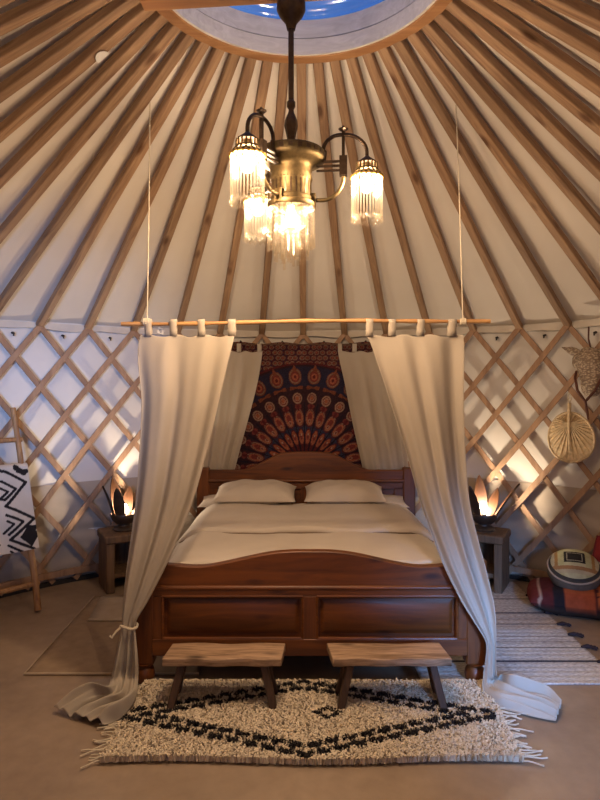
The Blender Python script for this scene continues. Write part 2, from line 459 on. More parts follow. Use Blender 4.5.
# ------------------------------------------------------------------ roof poles (each one)
ORD = ['', 'first', 'second', 'third', 'fourth', 'fifth', 'sixth', 'seventh', 'eighth', 'ninth', 'tenth', 'eleventh', 'twelfth', 'thirteenth', 'fourteenth']
pw, ph = .050, .044
base = None
sl = Vector((RC - (RW + .0), 0, ZC - ZW))
for i in range(-14, 15):
    a = A0 + i * SP
    p0 = ring(a, RW - .03, ZW + .012); p1 = ring(a, RC - .0 + .012, ZC + .012)
    d = p1 - p0; ln = d.length; t = d.normalized()
    sd = Vector((math.cos(a), -math.sin(a), 0)); up = sd.cross(t)
    if up.z < 0: up = -up
    if base is None:
        mb = MB(); mb.box((ln / 2, 0, 0), (ln, pw, ph))
        o = mb.build('roof_pole', M['pole'], local=True, bevel=.006); base = o
    else:
        o = base.copy(); COL.objects.link(o)
    side = t.cross(up)
    o.matrix_world = Matrix(((t.x, -side.x, up.x, p0.x), (t.y, -side.y, up.y, p0.y), (t.z, -side.z, up.z, p0.z), (0, 0, 0, 1)))
    if i == 0: lb = 'squared pine roof pole straight behind the chandelier, running up from above the tapestry'
    else:
        sidew = 'left' if i < 0 else 'right'
        lb = 'squared pine roof pole, %s to the %s of the pole straight behind the chandelier' % (ORD[abs(i)], sidew)
    tag(o, lb, 'roof pole', 'roof poles fanning out from the crown')
# small white card on a pole
a = A0 - 7.0 * SP
b = MB(); c = P(94, 47, 2.30)
POLE_CARD = None

# ------------------------------------------------------------------ BED
BX = .05
bed = thing('bed', 'red-brown varnished pine double bed with arched headboard and panelled footboard', 'bed', (BX, 4.0, 0))
def mirror_prof(pts): return [(-x, z) for x, z in reversed(pts) if x > 0] + pts
def arch(pts, n=4):
    # piecewise smooth by catmull
    q = []
    for i in range(len(pts) - 1):
        p0 = pts[max(i-1, 0)]; p1 = pts[i]; p2 = pts[i+1]; p3 = pts[min(i+2, len(pts)-1)]
        for k in range(n):
            t = k / n
            f = lambda a, b_, c, d: .5 * (2*b_ + (c-a)*t + (2*a-5*b_+4*c-d)*t*t + (-a+3*b_-3*c+d)*t**3)
            q.append((f(p0[0], p1[0], p2[0], p3[0]), f(p0[1], p1[1], p2[1], p3[1])))
    q.append(pts[-1]); return q
fb = sub = bpy.data.objects.new('footboard', None); COL.objects.link(fb); fb.parent = bed; fb.location = (0, 3.075 - 4.0, .147)
half = [(0, .674), (.12, .672), (.24, .657), (.40, .622), (.52, .599), (.60, .596), (.68, .602), (.80, .612)]
top = arch(mirror_prof(half))
b = MB(); b.prism([(BX - .80, .488)] + [(BX + x, z) for x, z in top] + [(BX + .80, .488)], 3.05, 3.10)
b.build('top_board', M['bed'], parent=fb, bevel=.006)
b = MB(); b.box((BX, 3.058, .19), (1.60, .044, .086)); b.build('bottom_rail', M['bed'], parent=fb, bevel=.005)
b = MB(); b.box((BX, 3.06, .468), (1.60, .04, .042)); b.build('upper_rail', M['bed'], parent=fb, bevel=.004)
b = MB(); b.tube([(BX - .80, 3.049, .489), (BX + .80, 3.049, .489)], .013, 10); b.build('moulding', M['bed'], parent=fb)
for sx in (-.775, 0, .775):
    w = .075 if sx == 0 else .06
    b = MB(); b.box((BX + sx, 3.06, .34), (w, .04, .216)); b.build('stile', M['bedz'], parent=fb, bevel=.004)
for sgn in (-1, 1):
    b = MB(); x0, x1 = (.036, .748) if sgn > 0 else (-.748, -.036)
    b.box((BX + (x0 + x1) / 2, 3.075, .34), (x1 - x0, .014, .22))
    # raised field with chamfer
    def rc(inset, y): return [(BX + x0 + inset, y, .232 + inset), (BX + x1 - inset, y, .232 + inset), (BX + x1 - inset, y, .448 - inset), (BX + x0 + inset, y, .448 - inset)]
    b.hexa(rc(.045, 3.052), rc(.015, 3.07))
    b.build('panel', M['bed'], parent=fb)
    b = MB()
    for (xa, za, xb, zb) in ((x0, .232, x1, .232), (x1, .232, x1, .448), (x1, .448, x0, .448), (x0, .448, x0, .232)):
        b.tube([(BX + xa, 3.045, za), (BX + xb, 3.045, zb)], .009, 8)
    b.build('panel_moulding', M['bed'], parent=fb)
    b = MB(); b.box((BX + sgn * .845, 3.075, .365), (.105, .075, .53)); b.build('post', M['bedz'], parent=fb, bevel=.008)
    b = MB(); b.lathe([(.030, 0), (.046, .012), (.052, .04), (.046, .07), (.035, .085), (.05, .102)], 18, (BX + sgn * .845, 3.075, 0)); b.build('bun_foot', M['bedz'], parent=fb)
hb = bpy.data.objects.new('headboard', None); COL.objects.link(hb); hb.parent = bed; hb.location = (0, 4.93 - 4.0, 0)
half = [(0, .972), (.12, .968), (.22, .955), (.32, .908), (.41, .862), (.47, .838), (.52, .824), (.60, .822), (.80, .822)]
b = MB(); b.prism([(BX - .80, .735)] + [(BX + x, z) for x, z in arch(mirror_prof(half))] + [(BX + .80, .735)], 4.92, 4.965)
b.build('arched_board', M['bed'], parent=hb, bevel=.008)
b = MB(); b.tube([(BX - .80, 4.915, .735), (BX + .80, 4.915, .735)], .014, 10); b.build('moulding', M['bed'], parent=hb)
b = MB(); b.box((BX, 4.945, .70), (1.60, .04, .07)); b.build('upper_rail', M['bed'], parent=hb, bevel=.004)
b = MB(); b.box((BX, 4.945, .22), (1.60, .04, .10)); b.build('bottom_rail', M['bed'], parent=hb, bevel=.004)
for sx in (-.77, 0, .77):
    b = MB(); b.box((BX + sx, 4.945, .47), (.09, .04, .42)); b.build('stile', M['bedz'], parent=hb, bevel=.004)
for sgn in (-1, 1):
    b = MB(); b.box((BX + sgn * .385, 4.958, .47), (.70, .014, .44)); b.build('panel', M['bed'], parent=hb)
    b = MB(); b.box((BX + sgn * .845, 4.945, .42), (.10, .08, .84)); b.build('post', M['bedz'], parent=hb, bevel=.01)
    b = MB(); b.box((BX + sgn * .855, 4.01, .30), (.035, 1.80, .17)); b.build('side_rail', M['bedz'], parent=bed, bevel=.005)
b = MB()
for k in range(9): b.box((BX, 3.22 + k * .2, .235), (1.66, .09, .02))
b.build('slat_base', M['bed'], parent=bed)

# mattress, duvet, pillows
b = MB(); b.box((BX, 4.01, .40), (1.64, 1.76, .30)); o = b.build('mattress', M['sheet'], loc=(BX, 4.01, .25), bevel=.05)
tag(o, 'thick pale mattress lying inside the pine bed, mostly hidden under the duvet', 'mattress')
def duvet(name, y0, y1, zt, drop, hwid, mat, wob=.006, seed=0, edge=.03):
    b = MB()
    def fn(u, v):
        s = (u - .5) * 2
        y = y0 + (y1 - y0) * v
        x = hwid * s
        e = abs(s)
        z = zt - (drop * max(0, (e - .80) / .20) ** 1.8)
        ev = min(v, 1 - v) * (y1 - y0)
        z -= edge * max(0, 1 - ev / edge) ** 2
        z += wob * (math.sin(x * 7 + y * 5 + seed) + math.sin(x * 13 - y * 9 + seed * 2) * .6) * (1 if e < .85 else .5)
        if v < .1: y += .010 * math.sin(x * 11 + seed) + .006 * math.sin(x * 29)
        return Vector((BX + x, y, z))
    b.grid(fn, 80, 60)
    return b
o = duvet('duvet', 3.115, 4.60, .60, .10, .825, None).build('duvet', M['sheet'], loc=(BX, 3.8, .56), ang=180, solid=.04, off=-1)
tag(o, 'white duvet spread over the pine bed below the pillows', 'duvet')
o2 = duvet('fold', 3.73, 4.56, .628, .11, .832, None, .005, 2.0, .03).build('turned_back_flap', M['sheet'], parent=None, loc=(BX, 3.8, .56), ang=180, solid=.022, off=-1)
o2.parent = o; o2.location = (0, 0, 0)
b = MB(); b.tube([(BX + .80 * (k / 40 * 2 - 1), 3.728 + .010 * math.sin(.832 * .97 * (k / 40 * 2 - 1) * 11 + 2) + .006 * math.sin(.8 * (k / 40 * 2 - 1) * 29), .600 - .06 * max(0, abs(k / 40 * 2 - 1) - .82) / .18) for k in range(41)], .004, 6)
b.build('piping', cloth_mat('piping', (.22, .165, .12)), parent=o)

def pillow(w, d, h, seed):
    b = MB()
    def sup(sgn):
        def fn(u, v):
            x = (u - .5) * 2; y = (v - .5) * 2
            k = max(0, 1 - abs(x) ** 3.6) ** .6 * max(0, 1 - abs(y) ** 2.6) ** .6
            z = (1 if sgn > 0 else -.5) * h / 2 * k
            px = x * w / 2 * (1 - .07 * (1 - abs(y) ** 2) * 0 - .08 * (y * y) * 0)
            ear = 1 + .05 * (x * x * y * y)
            zz = z + (.006 * math.sin(x * 9 + seed) * math.sin(y * 7 + seed) * k)
            return Vector((px * ear * (1 - .05 * (1 - x * x * 0) * (y * y) * 0), y * d / 2 * ear, zz))
        return fn
    b.grid(sup(1), 36, 28); b.grid(sup(-1), 36, 28)
    return b
def put_pillow(cx, cy, cz, w, d, h, tilt, seed, label, group=None):
    o = pillow(w, d, h, seed).build('pillow', M['sheet'], local=True, ang=180)
    o.location = (cx, cy, cz); o.rotation_euler = (tilt, 0, R(random.uniform(-2, 2)))
    return tag(o, label, 'pillow', group)
put_pillow(-.345, 4.66, .675, .60, .38, .19, R(7), 1, 'plump white pillow on the left half of the bed against the headboard', 'pillows on the bed')
put_pillow(.345, 4.66, .675, .59, .38, .185, R(7), 2.3, 'plump white pillow on the right half of the bed against the headboard', 'pillows on the bed')
put_pillow(-.42, 4.74, .60, .70, .34, .09, R(3), 3, 'flat white pillow lying underneath the left plump pillow', 'pillows on the bed')
put_pillow(.44, 4.74, .60, .76, .34, .09, R(3), 4, 'flat white pillow lying underneath the right plump pillow', 'pillows on the bed')

# ------------------------------------------------------------------ BENCHES
def bench_at(xa, xb, label, sk):
    """xa, xb : left / right ends; sk shears the seat ends a little (crooked hand-sawn plank)"""
    cx = (xa + xb) / 2; w = xb - xa
    t = thing('bench', label, 'bench', (cx, 2.84, 0), 0, 'low benches at the foot of the bed')
    b = MB(); y0, y1 = -.085, .085; n = 14
    vs = []
    for i in range(n + 1):
        u = i / n; x = -w/2 + w * u
        jf = .004 * math.sin(u * 17 + cx * 9); jb = .004 * math.sin(u * 13 + cx * 5)
        ex = sk * (1 if u > .5 else -1) * 0
        for (y, z) in ((y0 + jf, .226), (y1 + jb, .226), (y1 + jb, .263 + .002 * math.sin(u * 9)), (y0 + jf, .263 + .002 * math.sin(u * 11))):
            vs.append((x + (sk if y > 0 else 0), y, z))
    fs = [(i*4+j, i*4+(j+1) % 4, (i+1)*4+(j+1) % 4, (i+1)*4+j) for i in range(n) for j in range(4)]
    fs += [(3, 2, 1, 0), tuple(n*4 + j for j in range(4))]
    b.add(vs, fs); b.build('seat', M['bench'], parent=t, local=True, bevel=.005)
    for sx in (-1, 1):
        for sy in (-1, 1):
            b = MB()
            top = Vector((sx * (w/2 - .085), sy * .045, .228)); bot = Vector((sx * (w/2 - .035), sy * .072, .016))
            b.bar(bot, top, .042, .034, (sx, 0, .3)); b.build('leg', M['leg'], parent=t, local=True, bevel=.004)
    return t
bench_at(-.635, -.085, 'low weathered plank bench in front of the left half of the footboard', .015)
bench_at(.150, .700, 'low weathered plank bench in front of the right half of the footboard', -.02)

# ------------------------------------------------------------------ RUGS
# shaggy rug
RX, RY, RWid, RDep = .055, 2.705, 1.70, .64
rug = thing('shag_rug', 'thick cream shaggy rug with black diamond pattern under the benches', 'rug', (RX, RY, 0))
def rugedge(u, v):   # u,v in 0..1 -> world xy
    xl = -.80 + (.78 - .80) * -0 + v * .0; x = -.795 + 1.705 * u + (-.02 + .05 * v) * 0
    xl = -.80 + .02 * v; xr = .895 + .035 * v
    y0 = 2.395; y1 = 3.025
    y = y0 + (y1 - y0) * v + .012 * math.sin(u * 9) * (1 - v) - .012 * u * 0
    return xl + (xr - xl) * u, y
b = MB()
def fnb(u, v):
    x, y = rugedge(.008 + .984 * u, .03 + .95 * v); return Vector((x, y, .010))
b.grid(fnb, 20, 8); b.build('backing', M['rugbase'], parent=rug, solid=.007, off=-1)
rs = np.random.RandomState(3)
vs = []; fs = []; cols = []
NU, NV = 330, 125
for j in range(NV):
    for i in range(NU):
        u = (i + rs.rand()) / NU; v = (j + rs.rand()) / NV
        x, y = rugedge(u, v)
        # diamond pattern of short dashes in two staggered rows
        xj = x + rs.normal(0, .004); yj = y + rs.normal(0, .004)
        blk = False
        q = abs(xj - .02); side_ = 1 if yj > 2.705 else -1
        if q < .86:
            for row_ in (-1, 1):
                o_ = .0375 if row_ > 0 else 0
                xc = (math.floor((q + o_) / .075) + .5) * .075 - o_
                yc = max(0.0, .270 * (1 - xc / .80))
                if abs(q - xc) < .0275 and abs(abs(yj - 2.705) - yc - row_ * .028) < .0155: blk = True
                if abs(q - xc - .024) < .008 and abs(abs(yj - 2.705) - yc - row_ * .028 + .018) < .012: blk = True
        ddx = abs(x - .125) / .055 + abs(y - 2.72) / .05
        if .6 < ddx < 1.2 and rs.rand() < .75: blk = True
        k = 1.0 + .18 * rs.rand()
        c = (.03, .03, .04) if blk else (k, k * (.97 + .03 * rs.rand()), k * (.93 + .05 * rs.rand()))
        a = rs.rand() * 6.283; L_ = .004 + .009 * rs.rand(); h = .028 + .006 * rs.rand()
        if blk: h += .004
        w = .0042
        ca, sa = math.cos(a), math.sin(a)
        tx, ty = x + ca * L_, y + sa * L_
        o = len(vs)
        px, py = -sa * w, ca * w
        z0 = .010
        vs += [(x - px, y - py, z0), (x + px, y + py, z0), (x + px * 1.1 + ca * L_ * .45, y + py * 1.1 + sa * L_ * .45, z0 + h * .75), (x - px * 1.1 + ca * L_ * .45, y - py * 1.1 + sa * L_ * .45, z0 + h * .75), (tx + px * .4, ty + py * .4, z0 + h * .85), (tx - px * .4, ty - py * .4, z0 + h * .85)]
        fs += [(o, o+1, o+2, o+3), (o+3, o+2, o+4, o+5)]
        cols += [c] * 6
b = MB(); b.add(vs, fs); o = b.build('pile', M['pile'], parent=rug, smooth=False); vcol(o, np.array(cols)); o['kind'] = 'stuff'
for sgn, xe in ((-1, None), (1, None)):
    b = MB()
    for k in range(34):
        v = (k + random.random() * .6) / 34
        x, y = rugedge(0 if sgn < 0 else 1, v)
        ln = random.uniform(.05, .11); a = random.uniform(-.5, .35)
        pts = []
        for q in range(5):
            tq = q / 4
            pts.append((x + sgn * ln * tq * math.cos(a), y + ln * tq * math.sin(a) + .006 * math.sin(tq * 5 + k), .010 + .006 * (1 - tq)))
        b.tube(pts, .0035, 5)
    b.build('fringe', M['pile2'] if 'pile2' in M else M['rope'], parent=rug)

# jute rug at left
jr = thing('flat_rug', 'flat brown woven rug on the floor left of the bed', 'rug', (-1.0, 3.72, 0))
b = MB(); b.grid(lambda u, v: Vector((-1.445 + .915 * u - .03 * v, 3.14 + 1.16 * v, .006 + .001 * math.sin(u * 20) * math.sin(v * 17))), 24, 30)
b.build('weave', M['jute'], parent=jr, solid=.006, off=-1)
b = MB(); b.tube([(-1.445, 3.142, .008), (-.53, 3.142, .008)], .007, 6); b.tube([(-1.446, 3.142, .007), (-1.475, 4.30, .007)], .004, 6)
b.build('hem', M['jutelight'], parent=jr)
b = MB(); b.grid(lambda u, v: Vector((-1.36 + .70 * u - .06 * v, 3.84 + .45 * v, .014)), 8, 8)
o = b.build('folded_end', M['jutelight'], parent=jr, solid=.006, off=-1); o['label'] = 'paler folded over end'

# striped rug at right
sr = thing('striped_rug', 'pale grey woven rug with thin dark stripes and tasselled edge right of the bed', 'rug', (1.15, 3.85, 0))
b = MB(); SNX, SNY = 60, 330; SY0, SY1 = 3.04, 4.62
b.grid(lambda u, v: Vector((.62 + 1.02 * u, SY0 + (SY1 - SY0) * v, .007 + .0012 * math.sin(v * 200))), SNX, SNY)
o = b.build('weave', M['stripe'], loc=(1.15, 3.85, 0), solid=.006, off=-1)
o.parent = sr; o.location = (0, 0, 0)
stripes = [(912 / (y - HY), w, c) for y, w, c in ((662.5, .011, 0), (649, .008, 1), (637.5, .006, 2), (625.5, .006, 1), (614, .008, 0), (600, .006, 1), (597, .004, 1), (592, .005, 2), (643, .004, 2), (620, .004, 2), (607, .004, 2))]
vy = np.array([v.co.y + 3.85 for v in o.data.vertices])
cc = np.ones((len(vy), 3)); pal = [(.06, .06, .10), (.14, .11, .12), (.45, .40, .38)]
cc[vy > 3.72] = (.92, .80, .68)
for (y, w, c) in stripes: cc[np.abs(vy - y) < w / 2 + .002] = pal[c]
vcol(o, cc)
for ypx, sz in ((664, 1), (649, .9), (636.5, .9), (626, .8), (614.5, .9), (597, .8)):
    d = 912 / (ypx - HY); b = MB()
    x0 = 1.64; y0 = d
    b.tube([(x0 - .02, y0, .012), (x0 + .015, y0, .016), (x0 + .035, y0, .014)], [.008, .013, .009], 8)
    for k in range(5):
        a = -1.0 + k * .5
        b.tube([(x0 + .025, y0, .014), (x0 + .03 + .05 * sz * math.cos(a), y0 + .04 * sz * math.sin(a), .008)], [.006, .004], 6)
    b.build('tassel', M['tassel'], parent=sr)

# ------------------------------------------------------------------ CURTAINS
def catrow(rows, t):
    n = len(rows) - 1; f = min(max(t * n, 0), n - 1e-6); i = int(f); s = f - i
    p0, p1, p2, p3 = rows[max(i-1, 0)], rows[i], rows[i+1], rows[min(i+2, n)]
    def cr(a, b_, c, d): return .5 * (2*b_ + (c-a)*s + (2*a-5*b_+4*c-d)*s*s + (-a+3*b_-3*c+d)*s**3)
    return [cr(p0[k], p1[k], p2[k], p3[k]) for k in range(len(p1))]
def curtain_mesh(rows, nfold, seed, nu=120, nv=110, zfloor=.012):
    """rows: (L, Rr, amp, nx, ny, nz) L,R world vectors"""
    flat = [(*r[0], *r[1], r[2], *r[3]) for r in rows]
    rnd = random.Random(seed)
    ph = [rnd.uniform(0, 6.28) for _ in range(6)]
    b = MB()
    def fn(u, v):
        q = catrow(flat, v)
        L_, R_ = Vector(q[0:3]), Vector(q[3:6]); amp = q[6]; nr = Vector(q[7:10])
        if nr.length > 0: nr.normalize()
        uu = u + .018 * math.sin(2 * math.pi * u * 2 + ph[0] + v * 2)
        f = math.sin(2*math.pi*nfold*uu + ph[1] + 1.2 * math.sin(v * 3 + ph[2])) * .62 + math.sin(2*math.pi*nfold*.53*uu + ph[3] + v * 1.5) * .45 + .22 * math.sin(2*math.pi*nfold*1.9*uu + ph[4] - v * 2)
        f += .7 * math.sin(2*math.pi*4.7*uu + ph[1] + v * 9) * min(1, max(0, v - .72) * 6) + .20 * math.sin(v * 17 + u * 9 + ph[5]) * v + .30 * math.sin(2*math.pi*nfold*3.1*uu + ph[3]) * max(0, v - .35)
        p = L_.lerp(R_, min(max(uu, 0), 1)) + nr * amp * f
        p.z -= .013 * math.sin(math.pi * (u - .09) / .29) ** 2 * max(0, 1 - v / .05)
        if p.z < zfloor: p.z = zfloor + (p.z - zfloor) * .04
        return p
    return b.grid(fn, nu, nv)
def tab(xc, zc_rod, y, w, zlow, rr):
    """fabric loop round a rod at (y, zc_rod)"""
    zlow += .012
    b = MB(); pts = [(y - .006, zlow), (y - .006, zlow * .6 + zc_rod * .4), (y - rr - .002, zc_rod - .006)]
    for k in range(9):
        a = math.pi + -math.pi * k / 8
        pts.append((y + (rr + .002) * math.cos(a), zc_rod + (rr + .002) * math.sin(a)))
    pts += [(y + rr + .002, zc_rod - .006), (y + .006, zlow * .6 + zc_rod * .4), (y + .006, zlow)]
    b.grid(lambda u, v: Vector((xc + (u - .5) * w, *pts[min(int(round(v * (len(pts) - 1))), len(pts) - 1)])), 2, len(pts) - 1)
    return b
FR_Y = 3.0; FR_Z = CAMZ + (HY - 322) / F * FR_Y      # front rod
N0 = (0, -1, 0)
def hang(name, label, rows, tabs, nfold, seed, rod_y, rod_z, ztop, rr, group, extra=None):
    p0 = rows[0][0].lerp(rows[0][1], .5)
    t = thing(name, label, 'curtain', (p0.x, p0.y, 0), 0, group)
    b = curtain_mesh(rows, nfold, seed); b.build('cloth', M['curtain'], parent=t, ang=180, solid=.003)
    for xp, w in tabs:
        x = (xp - 300) / F * rod_y
        tab(x, rod_z, rod_y, w, ztop - .02, rr).build('tab', M['curtain'], parent=t, solid=.003, ang=50)
    return t
def hrow(y, xl, xr, d, amp): return (P(xl, y, d), P(xr, y, d), amp, N0)
def topz(y, d): return CAMZ + (HY - y) / F * d
rowsL = [hrow(334.5, 140, 236, 3.0, .005), hrow(345, 138, 234, 3.0, .012), hrow(365, 138, 229, 3.0, .018), hrow(400, 141, 221, 3.0, .022), hrow(450, 139, 209, 3.0, .026),
         hrow(500, 135, 195, 2.99, .028), hrow(540, 130, 179, 2.975, .026), hrow(570, 126, 165, 2.965, .024), hrow(600, 123, 149, 2.955, .018), hrow(618, 122, 138, 2.95, .012), hrow(626, 122, 135.5, 2.95, .010),
         hrow(640, 119, 137, 2.945, .016), hrow(660, 115, 139, 2.935, .024), hrow(678, 111, 139, 2.925, .028),
         (PF(106, 690, .09), PF(136, 698, .07), .034, (0, -.6, .8)), (PF(90, 690, .08), PF(124, 712, .05), .036, (0, -.3, 1)),
         (PF(72, 697, .06), PF(112, 718, .04), .032, (0, -.2, 1)), (PF(54, 708, .03), PF(104, 723, .03), .012, (0, 0, 1))]
cl = hang('bed_curtain', 'cream cotton tab-top curtain tied back at the front left corner of the bed', rowsL, [(148.5, .036), (173.5, .036), (201.5, .036), (232, .04)], 2.6, 5, FR_Y, FR_Z, rowsL[0][0].z, .011, 'bed canopy curtains')
rowsR = [hrow(334.5, 366, 463, 3.0, .005), hrow(345, 371, 464, 3.0, .012), hrow(365, 378, 464, 3.0, .018), hrow(400, 390, 463.5, 3.0, .022), hrow(450, 406, 465, 3.0, .026),
         hrow(500, 420, 469, 2.995, .028), hrow(540, 434, 478, 2.985, .026), hrow(570, 446, 486, 2.975, .022), hrow(600, 461, 493, 2.965, .018), hrow(620, 473, 495.5, 2.96, .013), hrow(642, 486, 496, 2.955, .007),
         hrow(660, 486, 496, 2.95, .010), hrow(676, 484, 497, 2.94, .012),
         (PF(484, 690, .05), PF(501, 676, .06), .016, (0, -.5, .8)), (PF(497, 699, .05), PF(512, 681, .07), .028, (0, -.2, 1)), (PF(516, 706, .04), PF(528, 686, .06), .028, (0, 0, 1)),
         (PF(540, 714, .03), PF(548, 690, .045), .024, (0, 0, 1)), (PF(556, 719, .02), PF(562, 701, .03), .014, (0, 0, 1))]
cr_ = hang('bed_curtain', 'cream cotton tab-top curtain gathered at the front right corner of the bed', rowsR, [(369.5, .036), (392, .036), (420.5, .036), (452, .042)], 2.6, 11, FR_Y, FR_Z, rowsR[0][0].z, .011, 'bed canopy curtains')
# tie cord and care label on the left curtain
b = MB(); c = P(129, 626, 2.95)
b.tube([c + Vector((.040 * math.cos(a), .030 * math.sin(a), .006 * math.sin(a * 2))) for a in [k * 2 * math.pi / 16 for k in range(17)]], .007, 8)
b.tube([c + Vector((-.035, -.02, 0)), c + Vector((-.055, -.03, -.015)), c + Vector((-.075, -.03, -.045)), c + Vector((-.085, -.03, -.035))], .006, 8)
b.build('tie_cord', M['rope'], parent=cl)
b = MB(); c = P(161, 331, 3.03); b.box(c, (.035, .002, .030), Matrix.Rotation(.3, 3, 'Y')); o = b.build('care_label', M['paper'], parent=cl)
b = MB()
for k in range(3): b.box(c + Vector((-.004 + .001 * k, -.0015, .007 - .007 * k)), (.018 - .004 * k, .001, .002), Matrix.Rotation(.3, 3, 'Y'))
b2 = b.build('print', M['black'], parent=o)
b2.location = (0, 0, 0)
RR_Y = 5.03; RR_Z = topz(344.5, RR_Y)
rrl = [hrow(351, 212, 262.5, RR_Y, .004), hrow(362, 211, 261, RR_Y, .014), hrow(385, 210, 257, RR_Y, .02), hrow(420, 208, 248, RR_Y, .024), hrow(465, 203, 236, RR_Y, .026), hrow(520, 201, 224, RR_Y, .026), hrow(566, 199, 216, RR_Y, .022)]
hang('bed_curtain', 'cream curtain gathered behind the headboard at the left of the tapestry', rrl, [(218, .036), (239, .036), (259.5, .034)], 2.6, 21, RR_Y, RR_Z, rrl[0][0].z, .005, 'bed canopy curtains')
rrr = [hrow(351, 338, 396, RR_Y, .004), hrow(362, 340, 397, RR_Y, .014), hrow(385, 345, 399, RR_Y, .02), hrow(420, 352, 404, RR_Y, .024), hrow(465, 362, 409, RR_Y, .026), hrow(520, 374, 413, RR_Y, .026), hrow(566, 385, 416, RR_Y, .022)]
hang('bed_curtain', 'cream curtain gathered behind the headboard at the right of the tapestry', rrr, [(340, .034), (354.5, .036), (375, .036), (392, .036)], 2.6, 29, RR_Y, RR_Z, rrr[0][0].z, .005, 'bed canopy curtains')
# rods and cords
b = MB()
xs = [-.895 + k * (1.845) / 24 for k in range(25)]
b.tube([(x, FR_Y + .004 * math.sin(x * 5), FR_Z + .005 * math.sin(x * 4 + 1) + (.008 * (x - 0) )) for x in xs], [.0105 + .002 * math.sin(k * 1.7) for k in range(25)], 10)
rod = tag(b.build('canopy_rod', M['stick'], loc=(.03, FR_Y, FR_Z)), 'rough natural wooden stick holding the front bed curtains', 'curtain rod')
b = MB(); b.tube([Vector((-1.03, RR_Y + .03, RR_Z + .03)), Vector((-.66, RR_Y, RR_Z + .004)), Vector((0, RR_Y, RR_Z)), Vector((.72, RR_Y, RR_Z + .004)), Vector((1.03, RR_Y + .03, RR_Z + .03))], .0045, 8)
tag(b.build('curtain_line', M['darkcord'], loc=(0, RR_Y, RR_Z)), 'thin dark line carrying the two rear bed curtains', 'cord')
def roofz(x, y):
    r = math.hypot(x, y - CY); return ZW + .012 + (RW - .03 - r) / (RW - .03 - RC) * (ZC - ZW)
for (xb, xt, lab) in ((147, 150, 'thin pale cord from a roof pole to the left end of the curtain stick'), (463, 456, 'thin pale cord from a roof pole to the right end of the curtain stick')):
    # top at the roof where the photo shows it
    a = P(xb, 322, FR_Y); yt = 3.02; xt_ = (xt - 300) / F * yt
    top_ = Vector((xt_, yt, roofz(xt_, yt) - .028))
    b = MB(); b.tube([a + Vector((0, 0, -.012)), a.lerp(top_, .5) + Vector((.002, 0, 0)), top_], .0032, 6)
    for kk in range(4):
        b.tube([a + Vector((.008 * kk - .012 + .003 * math.cos(q), .016 * math.cos(q), .016 * math.sin(q))) for q in [w * math.pi / 5 for w in range(11)]], .004, 6)
    tag(b.build('hanging_cord', M['rope'], loc=tuple(a)), lab, 'cord', 'cords holding the curtain stick')

# ------------------------------------------------------------------ TAPESTRY
TC = Vector((.04, 5.2, CAMZ + (HY - 467) / F * 5.2))
b = MB(); TNX, TNZ = 250, 270; tx0, tx1, tz0, tz1 = -.66, .70, .55, 1.882
def tfn(u, v):
    x = tx0 + (tx1 - tx0) * u; z = tz0 + (tz1 - tz0) * v
    y = CY + math.sqrt(2.815 ** 2 - x * x) + .004 * math.sin(x * 18 + z * 3)
    return Vector((x, y, z - .008 * math.cos((x - .02) * 2 * math.pi / .36) * v))
b.grid(tfn, TNX, TNZ)
o = b.build('tapestry', M['tap'], loc=tuple(TC), ang=180, solid=.002)
tag(o, 'dark red and navy mandala wall hanging with peacock-eye rings behind the headboard', 'tapestry')
xx = np.array([(v.co.x, v.co.z) for v in o.data.vertices]); X = xx[:, 0]; Z = xx[:, 1] * 1.0
rr = np.hypot(X, Z); th = np.arctan2(X, Z)
col = np.tile(np.array([.022, .010, .016]), (len(X), 1))
navy = np.array([.014, .014, .034]); red = np.array([.13, .026, .024]); orange = np.array([.25, .075, .042]); cream = np.array([.30, .19, .14]); maroon = np.array([.075, .012, .016]); blue = np.array([.035, .04, .09])
STEP = R(12.0)
def cell(off=.5, step=STEP):
    t = th / step + (0 if off == .5 else .5)
    fr = t - np.floor(t) - .5
    return fr * step * rr
u0 = cell(.5); u1 = cell(0)
def ell(u, r0, w, h, c, lo=0, hi=1.0):
    e = np.hypot(u / w, (rr - r0) / h); mk = (e < hi) & (e >= lo); col[mk] = c; return e
band = (rr > .30) & (rr < .36); col[band] = blue * .5
band = (rr > .70) & (rr < .87); col[band] = navy
ell(u0, .16, .012, .07, maroon); 
# inner petals
ell(u0, .265, .026, .075, maroon); ell(u0, .265, .019, .062, orange); ell(u0, .27, .010, .03, red); ell(u0, .285, .006, .012, cream)
ell(u1, .335, .010, .03, blue); 
# spokes
mk = (np.abs(u1) < .006) & (rr < .56); col[mk] = navy * .5
# ring 2
ell(u0, .435, .040, .085, maroon); ell(u0, .435, .033, .072, cream * .6, .86, 1.0); ell(u0, .43, .028, .062, orange); ell(u0, .44, .019, .034, red); ell(u0, .40, .012, .02, cream*.8); ell(u0, .40, .007, .012, red)
ell(u0, .53, .03, .022, red); ell(u0, .525, .012, .03, maroon)
# ring 3 eyes
ell(u0, .60, .042, .050, maroon); ell(u0, .60, .040, .048, cream * .75, .72, 1.0); ell(u0, .60, .030, .034, red); ell(u0, .60, .022, .026, cream * .8, .7, 1.0); ell(u0, .60, .014, .018, orange)
# bow ties
e1 = np.abs(u0); mk = (e1 < .055) & (np.abs(rr - .69) < .006 + .28 * np.abs(e1 - .0) * (e1 < .035) + .010 * (e1 >= .035)) ; col[mk] = orange * .55
# ring 4 large eyes
ell(u0, .79, .056, .072, orange * .55); ell(u0, .79, .052, .066, cream * .55, .8, .95); ell(u0, .785, .036, .046, red); ell(u0, .785, .026, .03, orange); ell(u0, .785, .012, .016, maroon)
mk = (np.abs(u0) < .02 * (1 - np.clip((rr - .84) / .06, 0, 1))) & (rr > .84) & (rr < .90); col[mk] = orange * .6
